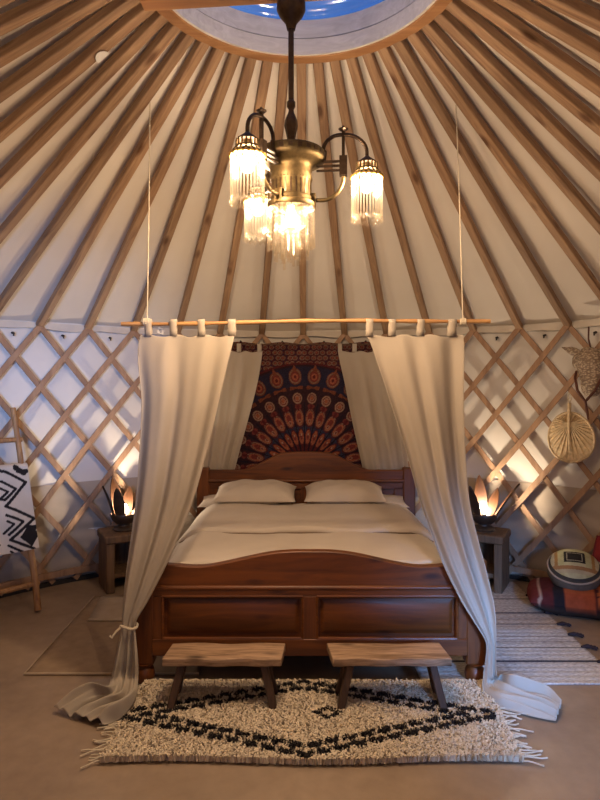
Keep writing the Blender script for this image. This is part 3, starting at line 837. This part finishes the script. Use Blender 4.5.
# outer dense field
fld = (rr > .90)
gx = (X / .052); gz = (Z / .046); row = np.floor(gz); fx = gx + .5 * (row % 2); fx = fx - np.floor(fx) - .5; fz = gz - row - .5
jit = np.sin(row * 12.9 + np.floor(gx + .5 * (row % 2)) * 78.2); 
dd = np.hypot(fx + .12 * jit, fz)
base_f = np.array([.060, .012, .016])
col[fld] = base_f
mk = fld & (dd < .42) & (dd > .27); col[mk] = cream * .5
mk = fld & (dd <= .27); col[mk] = red * .8
mk = fld & (dd <= .12); col[mk] = orange * .8
mk = fld & (dd > .6); col[mk] = navy
mk = (np.abs(rr - .895) < .008); col[mk] = maroon
# hem
zt = np.array([v.co.z for v in o.data.vertices]) + TC.z
hs_ = np.random.RandomState(5)
col *= (.65 + .7 * hs_.rand(len(col), 1)); col += np.array([.012, .004, .004]) * hs_.rand(len(col), 1)
vcol(o, col)

# ------------------------------------------------------------------ CHANDELIER
cc0 = Vector((-.035, CY, 0)); ztop = ZC - .09
ch = thing('chandelier', 'three-armed brass chandelier with crystal fringes hanging from the crown crossbar', 'chandelier', (cc0.x, cc0.y, 2.0))
def Zc(y): return CAMZ + (HY - y) / F * CY
def lat_(prof_px, n=28): return [(r, Zc(y)) for r, y in prof_px]
b = MB(); b.lathe(lat_([(.012, -3), (.045, -3), (.056, 3), (.057, 10), (.046, 16), (.03, 21), (.022, 24), (.016, 30)]), 24, cc0); b.build('ceiling_cup', M['bronze'], parent=ch)
b = MB(); b.lathe(lat_([(.011, 24), (.011, 106)]), 14, cc0); b.build('stem', M['bronze'], parent=ch)
b = MB(); b.lathe(lat_([(.010, 100), (.017, 102), (.017, 107), (.010, 110), (.012, 113), (.024, 120), (.027, 126), (.020, 134), (.015, 140), (.020, 148), (.020, 154)]), 8, cc0); b.build('baluster', M['bronze'], parent=ch)
b = MB(); b.lathe(lat_([(.02, 152), (.130, 152.5), (.134, 154), (.134, 160), (.131, 162), (.118, 164), (.100, 165.5), (.088, 167.5), (.082, 170), (.082, 172), (.079, 174), (.084, 180), (.0785, 183), (.0785, 197), (.084, 199), (.080, 202), (.094, 204), (.096, 207), (.092, 209)]), 44, cc0, cap=False)
b.cur = 1
for k in range(24):
    a = 2 * math.pi * k / 24
    p = cc0 + Vector((.0775 * math.cos(a), .0775 * math.sin(a), 0))
    b.bar(p + Vector((0, 0, Zc(197))), p + Vector((0, 0, Zc(183))), .006, .004, (math.cos(a), math.sin(a), 0))
for k in range(40):
    a = 2 * math.pi * k / 40
    for yy in (181, 199):
        b.box(cc0 + Vector((.0790 * math.cos(a), .0790 * math.sin(a), Zc(yy))), (.006, .006, .006))
for k in range(24):
    a = 2 * math.pi * k / 24
    p = cc0 + Vector((.134 * math.cos(a), .134 * math.sin(a), 0))
    b.bar(p + Vector((0, 0, Zc(159))), p + Vector((0, 0, Zc(155))), .016, .004, (math.cos(a), math.sin(a), 0))
b.build('drum', [M['brass'], M['bronze']], parent=ch, ang=50)
def arm(dirv, k):
    d = Vector(dirv); ln = d.length; e = d.normalized(); sd = Vector((-e.y, e.x, 0)); o0 = cc0
    A = bpy.data.objects.new('arm', None); COL.objects.link(A); A.parent = ch; A.location = (0, 0, 0)
    def Q(r, z): return o0 + e * r + Vector((0, 0, z))
    zk = 2.418
    b = MB()
    # high curve from the disc over the post to the shade
    r1 = .130; rp_ = .205
    pts = [Q(r1, zk - .02), Q(r1 + .004, zk + .015)]
    for q in range(9):
        a = math.pi - q * math.pi / 2 / 8
        pts.append(Q(rp_ - .01 + .068 * math.cos(a), zk + .02 + .058 * math.sin(a)))
    for q in range(1, 10):
        a = math.pi / 2 - q * math.pi / 2 / 9
        pts.append(Q(rp_ + (ln - rp_) * math.cos(a), zk + .005 + .073 * math.sin(a)))
    pts.append(Q(ln, zk - .018))
    b.tube(pts, .0075, 10)
    b.build('bow', M['bronze'], parent=A)
    b = MB(); b.bar(Q(rp_, zk - .035), Q(rp_, zk + .095), .012, .012, e)
    b.lathe([(.004, .012), (.008, .004), (.02, 0), (.014, -.006), (.006, -.008)][::-1], 12, Q(rp_, zk + .10))
    b.box(Q(rp_, zk - .045), (.03, .03, .075), Matrix.Rotation(math.atan2(e.y, e.x), 3, 'Z'))
    for dz in (-.025, -.042, -.06): b.bar(Q(.10, zk + dz), Q(rp_, zk + dz), .012, .006, (0, 0, 1))
    b.build('post', M['bronze'], parent=A)
    b = MB()
    pts = [Q(.075, zk - .175)]
    for q in range(10):
        a = -math.pi / 2 + q * math.pi / 2 / 9
        pts.append(Q(.125 + .08 * math.cos(a), zk - .085 + .09 * math.sin(a)))
    b.tube(pts, .008, 10)
    b.box(Q(.085, zk - .175), (.025, .03, .05), Matrix.Rotation(math.atan2(e.y, e.x), 3, 'Z'))
    b.build('scroll', M['brass'], parent=A)
    # shade
    c = o0 + e * ln
    Sd = bpy.data.objects.new('shade', None); COL.objects.link(Sd); Sd.parent = ch; Sd.location = (c.x - cc0.x, c.y - cc0.y, zk - .018 - 2.0)
    b = MB(); zz = zk - .018
    b.lathe([(.006, zz + .012), (.012, zz + .004), (.034, zz - .012), (.037, zz - .02)][::-1], 20, c)
    b.build('cap', M['bronze'], parent=Sd)
    b = MB()
    b.lathe([(.014, zz - .016), (.014, zz - .05), (.01, zz - .06)][::-1], 14, c)
    b.tube([c + Vector((.040 * math.cos(a), .040 * math.sin(a), zz - .046)) for a in [k_ * math.pi / 12 for k_ in range(25)]], .0045, 6, cap=False)
    b.tube([c + Vector((.058 * math.cos(a), .058 * math.sin(a), zz - .068)) for a in [k_ * math.pi / 12 for k_ in range(25)]], .0045, 6, cap=False)
    for q in range(16):
        a = 2 * math.pi * q / 16
        b.tube([c + Vector((.039 * math.cos(a), .039 * math.sin(a), zz - .018)), c + Vector((.040 * math.cos(a), .040 * math.sin(a), zz - .046)), c + Vector((.058 * math.cos(a), .058 * math.sin(a), zz - .068))], .0035, 6)
    b.build('gallery', M['brass'], parent=Sd)
    b = MB()
    for q in range(40):
        a = 2 * math.pi * q / 40
        p = c + Vector((.0615 * math.cos(a), .0615 * math.sin(a), zz - .072 - .004 * (q % 2)))
        b.lathe([(.001, .006), (.005, .003), (.006, 0), (.005, -.003), (.001, -.006)], 6, p)
    b.build('bead_rim', M['gold'], parent=Sd)
    b = MB(); z0, z1 = zz - .078, zz - .235
    for q in range(30):
        a = 2 * math.pi * q / 30
        p = c + Vector((.058 * math.cos(a), .058 * math.sin(a), 0))
        dz = .008 * (q % 2)
        b.tube([p + Vector((0, 0, z0)), p + Vector((0, 0, z1 + .02 - dz))], .0036, 6)
        p2 = p + Vector((0, 0, z1 + .004 - dz))
        b.lathe([(.001, -.012), (.006, -.006), (.0065, 0), (.003, .010), (.001, .012)], 7, p2)
    o = b.build('glass_rod_fringe', M['rod'], parent=Sd); o['kind'] = 'stuff'
    b = MB(); zb = zz - .10
    b.lathe([(.004, -.034), (.016, -.029), (.025, -.014), (.026, 0), (.02, .016), (.012, .03), (.012, .045)], 16, c + Vector((0, 0, zb)))
    b.build('bulb', M['bulb'], parent=Sd, ang=180)
    return c + Vector((0, 0, zb))
lamps = [arm((-.150, -.25, 0), 0), arm((.295, -.03, 0), 1), arm((-.15, .285, 0), 2)]
b = MB()
rnd = random.Random(4)
for rad, nn, y1 in ((.090, 30, 248), (.066, 20, 256), (.036, 11, 262)):
    for q in range(nn):
        a = 2 * math.pi * (q + .3) / nn
        p = cc0 + Vector((rad * math.cos(a), rad * math.sin(a), 0))
        ye = y1 + rnd.uniform(-4, 5); zt_, zb_ = Zc(207), Zc(ye)
        z = zt_
        while z > zb_ + .05:
            b.lathe([(.0012, -.007), (.0058, 0), (.0012, .007)], 6, p + Vector((0, 0, z - .008))); z -= .0165
        b.tube([p + Vector((0, 0, z)), p + Vector((0, 0, z - .045))], [.0055, .0062], 6)
o = b.build('crystal_fringe', M['bead'], parent=ch); o['kind'] = 'stuff'
b = MB(); cb = cc0 + Vector((0, 0, Zc(219)))
b.lathe([(.004, -.03), (.016, -.025), (.024, -.01), (.024, 0), (.018, .016), (.012, .03), (.012, .05)], 16, cb); b.build('bulb', M['bulb'], parent=ch, ang=180)
lamps.append(cb)

# ------------------------------------------------------------------ NIGHTSTANDS + LOTUS LAMPS
def stand(loc, rz, label):
    t = thing('nightstand', label, 'nightstand', loc, rz, 'rustic stools beside the bed')
    w, d, h = .32, .30, .42
    b = MB(); b.box((0, 0, h - .03), (w + .02, d + .02, .06)); b.build('top', M['stand'], parent=t, local=True, bevel=.012)
    for s in (-1, 1):
        b = MB(); b.box((s * (w/2 - .03), 0, (h - .06) / 2), (.06, d, h - .06)); b.build('side_panel', M['stand'], parent=t, local=True, bevel=.008)
    b = MB(); b.box((0, d/2 - .015, (h - .06) / 2), (w - .12, .03, h - .06)); b.build('back_panel', M['stand'], parent=t, local=True)
    b = MB(); b.box((0, 0, .12), (w - .12, d - .04, .03)); b.build('shelf', M['stand'], parent=t, local=True)
    return t
NL = Vector((-1.335, 4.555, 0)); NR = Vector((1.395, 4.55, 0))
s1 = stand(NL, R(29), 'rustic wooden stool used as nightstand left of the bed under a petal lamp')
s2 = dup(s1, NR, R(-29), 'rustic wooden stool used as nightstand right of the bed under a petal lamp')
def petal(a, tilt, L_, w, curl, r0, z0):
    b = MB(); e = Vector((math.cos(a), math.sin(a), 0)); sd = Vector((-math.sin(a), math.cos(a), 0))
    n, m = 16, 8
    def fn(sgn):
        def g(u, v):
            ww = w * (math.sin(math.pi * min(1, (v * .86 + .14))) ** .75) * (1 if v < .999 else 0)
            if v > .98: ww *= .15
            s = (u - .5) * 2
            ang = tilt + curl * v
            # integrate path
            r = r0 + L_ * (math.sin(tilt) * v + .5 * curl * math.cos(tilt) * v * v)
            z = z0 + L_ * (math.cos(tilt) * v - .5 * curl * math.sin(tilt) * v * v)
            cup = .22 * w * (s * s)
            nr = Vector((e.x * math.cos(ang), e.y * math.cos(ang), -math.sin(ang)))
            p = e * r + Vector((0, 0, z)) + sd * ww * s - nr * cup * (1 - v * .3) + nr * .003 * sgn
            return p
        return g
    b.cur = 0; b.grid(fn(1), m, n)
    b.cur = 1; b.grid(fn(-1), m, n)
    return b
def lotus(loc, rz, label):
    t = thing('petal_lamp', label, 'lamp', loc, rz, 'petal lamps on the nightstands')
    b = MB(); b.lathe([(.0, .0), (.078, .0), (.082, .012), (.07, .028), (.045, .036), (.04, .05)], 28); b.build('base', M['shell'], parent=t, local=True)
    b = MB(); b.lathe([(.035, .045), (.062, .055), (.092, .085), (.103, .12), (.099, .13), (.088, .09), (.058, .062), (.02, .055)], 28); b.build('bowl', M['shell'], parent=t, local=True)
    for k, (a, tl, ln, w) in enumerate(((R(88), .16, .32, .048), (R(152), .24, .27, .042), (R(210), .22, .27, .044), (R(342), .50, .33, .042), (R(38), .40, .24, .042))):
        petal(a, tl, ln, w, .16, .075, .085).build('petal', [M['shell'], M['copper']], parent=t, local=True, ang=180)
    b = MB(); b.lathe([(.012, .05), (.014, .12), (.012, .125)], 12); b.build('socket', M['black'], parent=t, local=True)
    b = MB(); b.lathe([(.012, .124), (.018, .14), (.026, .16), (.026, .172), (.018, .19), (.004, .198)], 16); b.build('bulb', M['bulb2'], parent=t, local=True, ang=180)
    return t
lt1 = lotus((NL.x, NL.y, .421), R(55), 'dark petal-shaped lamp with copper inside on the left nightstand')
lt2 = dup(lt1, (NR.x, NR.y, .421), R(0), 'dark petal-shaped lamp with copper inside on the right nightstand')
lotpos = [Vector((NL.x, NL.y, .421 + .17)), Vector((NR.x, NR.y, .421 + .17))]

# ------------------------------------------------------------------ LADDER + BLANKET
B = Vector((-1.755, 4.02, 0)); T = Vector((-2.005, 4.20, 1.36)); off = Vector((-.30, -.33, 0)); offT = Vector((-.24, -.27, 0))
ld = thing('ladder', 'rustic wooden ladder leaning on the lattice at the left with a blanket over it', 'ladder', tuple(B))
def rail(b_, t_, k):
    b = MB(); pts = [b_.lerp(t_, q / 8) + Vector((.006 * math.sin(q * 1.3 + k), 0, 0)) for q in range(9)]
    pts[0].z = .012
    b.tube(pts, [.022 - .004 * q / 8 for q in range(9)], 12); b.build('rail', M['ladder'], parent=ld)
rail(B, T, 0); rail(B + off, T + offT, 2)
for z in (.18, .57, .955, 1.14):
    f_ = z / 1.36; p = B.lerp(T, f_); q = (B + off).lerp(T + offT, f_)
    ex = (p - q).normalized() * .03
    b = MB(); b.tube([q - ex, p + ex], .017, 10); b.build('rung', M['ladder'], parent=ld)
# blanket over the .955 rung
f_ = .955 / 1.36; p1 = B.lerp(T, f_); p0 = (B + off).lerp(T + offT, f_)
ax = (p1 - p0).normalized(); fr = Vector((ax.y, -ax.x, 0))
if fr.y > 0: fr = -fr           # towards the room / camera
BW0, BH = .46, .56
b = MB(); NBX, NBZ = 110, 200
lenb = .35
lean = (T - B).normalized()
def bl(u, v):
    s = (v * (BH + .06 + lenb)); rr_ = .022
    x = p1 + ax * (.035 + .045 * min(1, max(0, (BH - s) / BH)) * 0) - ax * BW0 * (1 - u)
    wave = .006 * math.sin(u * 10 + s * 4)
    if s < BH:
        h = BH - s
        down = -lean * h
        down = Vector((down.x * .9, down.y * .9, down.z))
        return x + down + fr * (rr_ + .012 + wave) + ax * (.03 * h)
    elif s < BH + .06:
        a = (s - BH) / .06 * math.pi
        return x + fr * (rr_ + wave * 0 + .012 * (1 - (s - BH) / .06)) * math.cos(a) + Vector((0, 0, rr_ * math.sin(a)))
    h = s - BH - .06
    return x - lean * h - fr * (rr_ + .004)
b.grid(bl, NBX, NBZ)
o = b.build('blanket', M['blanket'], loc=tuple(p1 - Vector((0, 0, BH))), ang=180, solid=.008)
tag(o, 'white woven blanket with black zigzag and diamond pattern hung over the ladder', 'blanket')
# pattern: polylines in cloth coordinates (a = distance from right edge, s = height from bottom)
S_ = np.array([[(BW0 * (1 - i / NBX)), (j / NBZ) * (BH + .06 + lenb)] for j in range(NBZ + 1) for i in range(NBX + 1)])
def segd(a, b_):
    a = np.array(a); b_ = np.array(b_); d = b_ - a; t = np.clip(((S_ - a) @ d) / (d @ d), 0, 1)
    return np.hypot(*(S_ - a - t[:, None] * d).T)
cb_ = np.tile(np.array([.60, .54, .47]), (len(S_), 1)); blk = np.zeros(len(S_), bool)
def poly(pts, w):
    global blk
    for a, b_ in zip(pts[:-1], pts[1:]): blk |= segd(a, b_) < w
# photo points (pixel) -> cloth coordinates;  right edge pixel x ~ 22+(y-463)*.126
def px(x, y):
    s = (558 - y) / 95.0 * BH; xr = 22 + (y - 463) * .126
    return ((xr - x) / 145.0 / .80, s)
def pl(pts, w): poly([px(*p) for p in pts], w)
pl([(-6, 463), (4, 466), (10, 471), (21, 481), (13, 494), (6, 505), (14, 511), (29, 524), (20, 533), (11, 543), (20, 550), (30, 558)], .010)
pl([(-6, 474), (2, 477), (13, 487), (5, 498), (-4, 492)], .009); pl([(-2, 482), (7, 489), (1, 497)], .008)
pl([(7, 515), (14, 520), (20, 525), (10, 537)], .009); pl([(8, 522), (13, 526), (6, 535)], .008)
pl([(12, 463), (19, 470)], .018); pl([(14, 467), (21, 468)], .014)
pl([(10, 549), (20, 558)], .009); pl([(12, 556), (16, 561)], .008)
pl([(-5, 541), (3, 547), (-4, 556), (-12, 549), (-5, 541)], .010)
# black diamond
dm = px(26, 542); blk |= (np.abs(S_[:, 0] - dm[0]) * .85 + np.abs(S_[:, 1] - dm[1]) * .75) < .058
pl([(24, 533), (30, 534)], .016)
back = S_[:, 1] > BH + .03
for k in range(3): blk |= back & (np.abs((S_[:, 0] * 1.2 + (S_[:, 1] * 1.5) % .3) % .16 - .08) < .012)
cb_[blk] = (.018, .016, .018)
vcol(o, cb_)

# ------------------------------------------------------------------ PALM FAN + ANIMAL HEAD on the lattice
th_ = R(44.5); fc = ring(th_, RW - .105, 1.14)
Xd = Vector((math.cos(th_), -math.sin(th_), 0)); Nd = Vector((-math.sin(th_), -math.cos(th_), 0))   # right (in view) and towards the room
fan = thing('palm_fan', 'round woven palm-leaf hand fan hanging on the right lattice', 'fan', tuple(fc))
b = MB()
def fblade(u, v):
    a = 2 * math.pi * u
    rx, rz = .162 + .01 * math.cos(a), .180
    ox, oz = .0, .10           # pleats radiate from the handle joint
    ex, ez = rx * math.sin(a), -rz * math.cos(a)
    ex = ex * (1 + .04 * math.sin(a)); 
    x = ox * (1 - v) + ex * v; z = oz * (1 - v) + ez * v
    ang_ = math.atan2(x - ox, oz - z + 1e-6)
    pl_ = .006 * (1 if int((ang_ + 10) * 11.5) % 2 else -1) * min(1, v * 3) * (1 - v ** 5)
    return fc + Xd * x + Vector((0, 0, z)) + Nd * (pl_ + .012 * (1 - v))
b.grid(fblade, 180, 14); b.build('blade', M['palm'], parent=fan, ang=25, solid=.003)
b = MB(); b.tube([fblade(k / 48, 1.0) for k in range(49)], .008, 8, cap=False); b.build('rim', M['palm'], parent=fan)
b = MB(); b.tube([fc + Vector((0, 0, -.10)) + Nd * .012, fc + Vector((0, 0, .13)) + Nd * .018, fc + Xd * .0 + Vector((0, 0, .25)) + Nd * .012], [.005, .012, .013], 10); b.build('handle', M['palm'], parent=fan)
b = MB(); b.tube([fc + Vector((0, 0, .235)) + Nd * .014, fc + Xd * .012 + Vector((0, 0, .29)), fc + Xd * .0 + Vector((0, 0, .325)) + Nd * .03, fc - Xd * .012 + Vector((0, 0, .285)), fc + Vector((0, 0, .235)) + Nd * .016], .0035, 6)
b.build('hanging_loop', M['rope'], parent=fan)

th_ = R(48); hc = ring(th_, RW - .18, 1.645)
Xd = Vector((math.cos(th_), -math.sin(th_), 0)); Nd = Vector((-math.sin(th_), -math.cos(th_), 0)); U = Vector((0, 0, 1))
hd = thing('wicker_animal_head', 'woven wicker donkey head with ears and bridle hung on the right lattice', 'wall ornament', tuple(hc))
def H(x, n, z): return hc + Xd * x + Nd * n + U * z
b = MB()
path = [(.015, -.02, .105, .03), (.012, 0, .095, .075), (.012, .01, .06, .097), (.018, .015, .01, .100), (.03, .03, -.05, .088), (.035, .045, -.10, .078), (.035, .055, -.14, .072), (.03, .06, -.175, .060), (.028, .06, -.20, .035), (.028, .06, -.21, .005)]
b.tube([H(x, n, z) for x, n, z, r in path], [r for *_, r in path], 24)
b.build('head', M['wicker'], parent=hd, ang=180)
b = MB(); b.lathe([(.002, .055), (.03, .048), (.048, .02), (.05, -.02), (.036, -.05), (.002, -.06)][::-1], 18, H(-.062, .02, .045)); b.build('cheek', M['wicker'], parent=hd, ang=180)
def ear(p, q):
    b = MB(); p, q = Vector(p), Vector(q)
    prof = [.012, .022, .030, .030, .022, .012, .003]
    b.tube([p.lerp(q, k / 6) for k in range(7)], prof, 12); return b
ear(H(-.04, .02, .085), H(-.185, .03, .145)).build('ear', M['wicker'], parent=hd, ang=180)
ear(H(.06, .02, .09), H(.17, .03, .165)).build('ear', M['wicker'], parent=hd, ang=180)
b = MB(); b.tube([H(-.07, .06, -.03), H(-.065, .09, -.075), H(-.03, .135, -.16), H(.02, .15, -.225), H(.028, .15, -.235), H(.04, .15, -.225), H(.085, .125, -.16), H(.12, .06, -.03)], .009, 8)
b.tube([H(.03, .15, -.235), H(.032, .13, -.30), H(.036, .12, -.36)], [.008, .009, .006], 8); b.build('bridle', M['leather'], parent=hd)
b = MB(); b.tube([H(.0, -.03, .10), H(-.02, -.02, .20), H(-.03, -.05, .285)], .006, 8); b.build('hanging_strap', M['leather'], parent=hd)

# ------------------------------------------------------------------ CUSHIONS at right
def colored(b, name, mat, parent=None, loc=None, fn=None, **kw):
    o = b.build(name, mat, parent=parent, loc=loc, **kw)
    base = wloc(o)
    vcol(o, np.array([fn(v.co + base) for v in o.data.vertices])); return o
# floor cushion: patchwork kilim
fcn = Vector((1.98, 4.02, .085)); rzc = R(-20); rc_ = Matrix.Rotation(rzc, 3, 'Z')
def puff(w, d, h, nu=60, nv=40, e=4.0):
    b = MB()
    for sgn in (1, -1):
        def fn(u, v, sgn=sgn):
            x = (u - .5) * 2; y = (v - .5) * 2
            k = max(0, 1 - abs(x) ** e) ** .5 * max(0, 1 - abs(y) ** e) ** .5
            return Vector((x * w/2 * (1 - .04 * y * y), y * d/2 * (1 - .04 * x * x), sgn * h/2 * k * (1 + .04 * math.sin(x * 8) * math.sin(y * 6))))
        b.grid(fn, nu, nv)
    return b
b = puff(.86, .44, .19)
b.v = [fcn + rc_ @ p for p in b.v]
def kil(p):
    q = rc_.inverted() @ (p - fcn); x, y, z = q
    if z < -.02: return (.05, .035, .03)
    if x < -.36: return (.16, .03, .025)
    if x < -.345: return (.45, .30, .22)
    if x < -.27: return (.10, .02, .02)
    if x < -.20: return (.02, .016, .02)
    if x < -.02: return (.34, .075, .03) if abs(z) < .075 else (.40, .10, .035)
    if x < .0: return (.06, .02, .02)
    if x < .16: return (.42, .11, .035)
    if x < .19: return (.10, .02, .02)
    return (.30, .06, .03)
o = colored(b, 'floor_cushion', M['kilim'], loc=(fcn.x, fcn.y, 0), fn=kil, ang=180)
tag(o, 'large flat orange and dark red patchwork floor cushion lying by the right wall', 'cushion')
# round pouf resting on it
pc = Vector((1.865, 4.08, .255)); tilt = Matrix.Rotation(R(-22), 3, 'Z') @ Matrix.Rotation(R(25), 3, 'X')
pf = thing('pouf', 'round green and cream patchwork pouf with dark square, on the orange floor cushion', 'pouf', (pc.x, pc.y, .16))
b = MB(); b.lathe([(.002, -.085), (.12, -.08), (.155, -.06), (.172, -.02), (.172, .02), (.158, .055), (.145, .066)], 48)
b.v = [pc + tilt @ p for p in b.v]
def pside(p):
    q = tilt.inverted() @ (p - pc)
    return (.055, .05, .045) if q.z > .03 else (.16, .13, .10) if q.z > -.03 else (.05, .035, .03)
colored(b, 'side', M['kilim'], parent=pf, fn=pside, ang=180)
b = MB()
b.grid(lambda u, v: (lambda r, a: Vector((r * math.cos(a), r * math.sin(a), .066 + .032 * (1 - (r / .15) ** 2))))(.15 * v, 2 * math.pi * u), 120, 44)
b.v = [pc + tilt @ p for p in b.v]
def ptop(p):
    q = tilt.inverted() @ (p - pc); x, y = q.x, q.y
    ax_, ay_ = abs(x), abs(y - .035)
    if ax_ < .066 and ay_ < .060:
        if max(ax_ / .05, ay_ / .045) < 1 and max(ax_ / .045, ay_ / .039) > 1: return (.36, .33, .24)
        return (.022, .020, .020)
    if y < -.055 and y > -.085: return (.30, .16, .07)
    if y <= -.085 and y > -.115: return (.42, .36, .22)
    if ax_ > .105: return (.32, .17, .06) if ax_ < .125 else (.40, .35, .22)
    return (.40, .38, .20) if abs(x) > .066 else (.46, .43, .26)
colored(b, 'top', M['kilim'], parent=pf, fn=ptop, ang=180)
b = MB(); b.tube([pc + tilt @ Vector((.168 * math.cos(a), .168 * math.sin(a), .038)) for a in [k * 2 * math.pi / 48 for k in range(49)]], .006, 8, cap=False)
b.build('piping', M['jutelight'], parent=pf)
# red cushion behind
b = puff(.36, .36, .13, 40, 40)
rt = Matrix.Rotation(R(-48), 3, 'Z') @ Matrix.Rotation(R(68), 3, 'X'); c2 = Vector((2.14, 4.02, .31))
b.v = [c2 + rt @ p for p in b.v]
def rk(p):
    q = rt.inverted() @ (p - c2); x, y = q.x, q.y
    return (.40, .03, .03) if (abs(x) + abs(y)) < .10 else (.20, .02, .02) if int((x + .3) / .05) % 2 else (.12, .015, .02)
o = colored(b, 'cushion', M['kilim'], loc=(c2.x, c2.y, .14), fn=rk, ang=180)
tag(o, 'dark red square cushion propped behind the pouf at the right edge', 'cushion')

# ------------------------------------------------------------------ small white card on a roof pole
tt = None
best = None
for i in range(-14, 0):
    a = A0 + i * SP
    p0 = ring(a, RW - .03, ZW + .012 - .03); p1 = ring(a, RC, ZC + .012 - .03)
    for k in range(200):
        q = p0.lerp(p1, k / 199)
        if q.y < .5: continue
        sx_ = 300 + q.x / q.y * F; sy_ = HY - (q.z - CAMZ) / q.y * F
        dd_ = math.hypot(sx_ - 93, sy_ - 48)
        if best is None or dd_ < best[0]: best = (dd_, q, (p1 - p0).normalized(), a)
_, q, t, a = best
sd = Vector((math.cos(a), -math.sin(a), 0)); up = sd.cross(t)
if up.z < 0: up = -up
b = MB()
nseg = 10; vs = []
out_ = [(-.035, .022), (.035, .022)] + [(.035 * math.cos(k * math.pi / 8), .022 - .045 * math.sin(k * math.pi / 8)) for k in range(1, 8)]
cpt = q - up * .003
for dz in (-.001, .001):
    for x, y in out_: vs.append(cpt + t * x + sd * y + up * dz)
n = len(out_)
b.add(vs, [tuple(range(n)), tuple(range(2*n - 1, n - 1, -1))] + [(i, n + i, n + (i+1) % n, (i+1) % n) for i in range(n)])
tag(b.build('card', M['paper'], loc=tuple(cpt)), 'small white half-round card stuck under a roof pole at upper left', 'card')

# ------------------------------------------------------------------ LIGHTS
def plight(name, loc, w, col, rad):
    l = bpy.data.lights.new(name, 'POINT'); l.energy = w; l.color = col; l.shadow_soft_size = rad
    o = bpy.data.objects.new(name, l); COL.objects.link(o); o.location = loc; return o
for k, p in enumerate(lamps): plight('chandelier_light', p, 18.0 if k == 3 else 36.0, WARM, .022)
for p in lotpos: plight('petal_lamp_light', p, 22.0, (1.0, .80, .56), .022)
# daylight through the open door behind the camera
l = bpy.data.lights.new('door_daylight', 'AREA'); l.shape = 'RECTANGLE'; l.size = 2 * hw - .12; l.size_y = 1.75
l.energy = 2.0; l.color = (.38, .58, 1.0)
o = bpy.data.objects.new('door_daylight', l); COL.objects.link(o); o.location = dc + Vector((0, 0, 1.0)) - dn * .0
o.rotation_euler = (-dn).to_track_quat('-Z', 'Z').to_euler()

# two unseen windows, added beside the door for blue light on wall and floor
def added_window(n, deg, z, w, h, target, energy, spread):
    a = R(deg); c = ring(a, RW - .02, z); nn = Vector((math.sin(a), math.cos(a), 0)); tt = Vector((nn.y, -nn.x, 0))
    e = sempty('window_%d' % n, c)  # root of an added window, out of view
    b = MB()
    for s_ in (-1, 1):
        b.bar(c + tt * s_ * w / 2 - Vector((0, 0, h / 2)), c + tt * s_ * w / 2 + Vector((0, 0, h / 2)), .05, .05, nn)
        b.bar(c - tt * w / 2 + Vector((0, 0, s_ * h / 2)), c + tt * w / 2 + Vector((0, 0, s_ * h / 2)), .05, .05, nn)
    b.build('window_frame', M['crown'], parent=e, bevel=.004)
    l = bpy.data.lights.new('window_daylight', 'AREA'); l.shape = 'RECTANGLE'; l.size = w - .06; l.size_y = h - .06
    l.energy = energy; l.color = (.23, .46, 1.0); l.spread = R(spread)
    o = bpy.data.objects.new('window_daylight', l); COL.objects.link(o); o.location = c - nn * .03
    o.rotation_euler = (Vector(target) - o.location).to_track_quat('-Z', 'Z').to_euler()
added_window(2, 195, 1.45, .6, .6, (-2.05, 4.3, 1.55), 9.5, 34)  # added blue light aimed at the upper left wall
added_window(3, 153, 1.15, .6, .9, (1.15, 3.3, .1), 9, 26)  # added blue light aimed at the floor right of the bed

# sky
w = bpy.data.worlds.new('World'); S.world = w; w.use_nodes = True
nt = w.node_tree; nt.nodes.clear(); L = nt.links.new
out = nd(nt, 'ShaderNodeOutputWorld'); bg = nd(nt, 'ShaderNodeBackground', Strength=.8)
tc = nd(nt, 'ShaderNodeTexCoord'); n1 = nd(nt, 'ShaderNodeTexNoise', Scale=4.0, Detail=4.0); L(tc.outputs['Generated'], n1.inputs['Vector'])
rp = ramp(nt, [(.4, (.035, .15, .55)), (.7, (.22, .42, .85))]); L(n1.outputs['Fac'], rp.inputs['Fac'])
L(rp.outputs['Color'], bg.inputs['Color']); L(bg.outputs[0], out.inputs[0])

# ------------------------------------------------------------------ CAMERA
cd = bpy.data.cameras.new('Camera'); cam = bpy.data.objects.new('Camera', cd); COL.objects.link(cam)
cam.location = (0, 0, CAMZ); cam.rotation_euler = (R(90), 0, 0)
cd.sensor_fit = 'VERTICAL'; cd.sensor_height = 36; cd.lens = 36 * F / 800; cd.shift_y = -15 / 800; cd.clip_start = .02
S.camera = cam
vs_ = S.view_settings
vs_.view_transform = 'Standard'; vs_.look = 'None'; vs_.gamma = 1; vs_.exposure = 0.0; vs_.use_curve_mapping = False
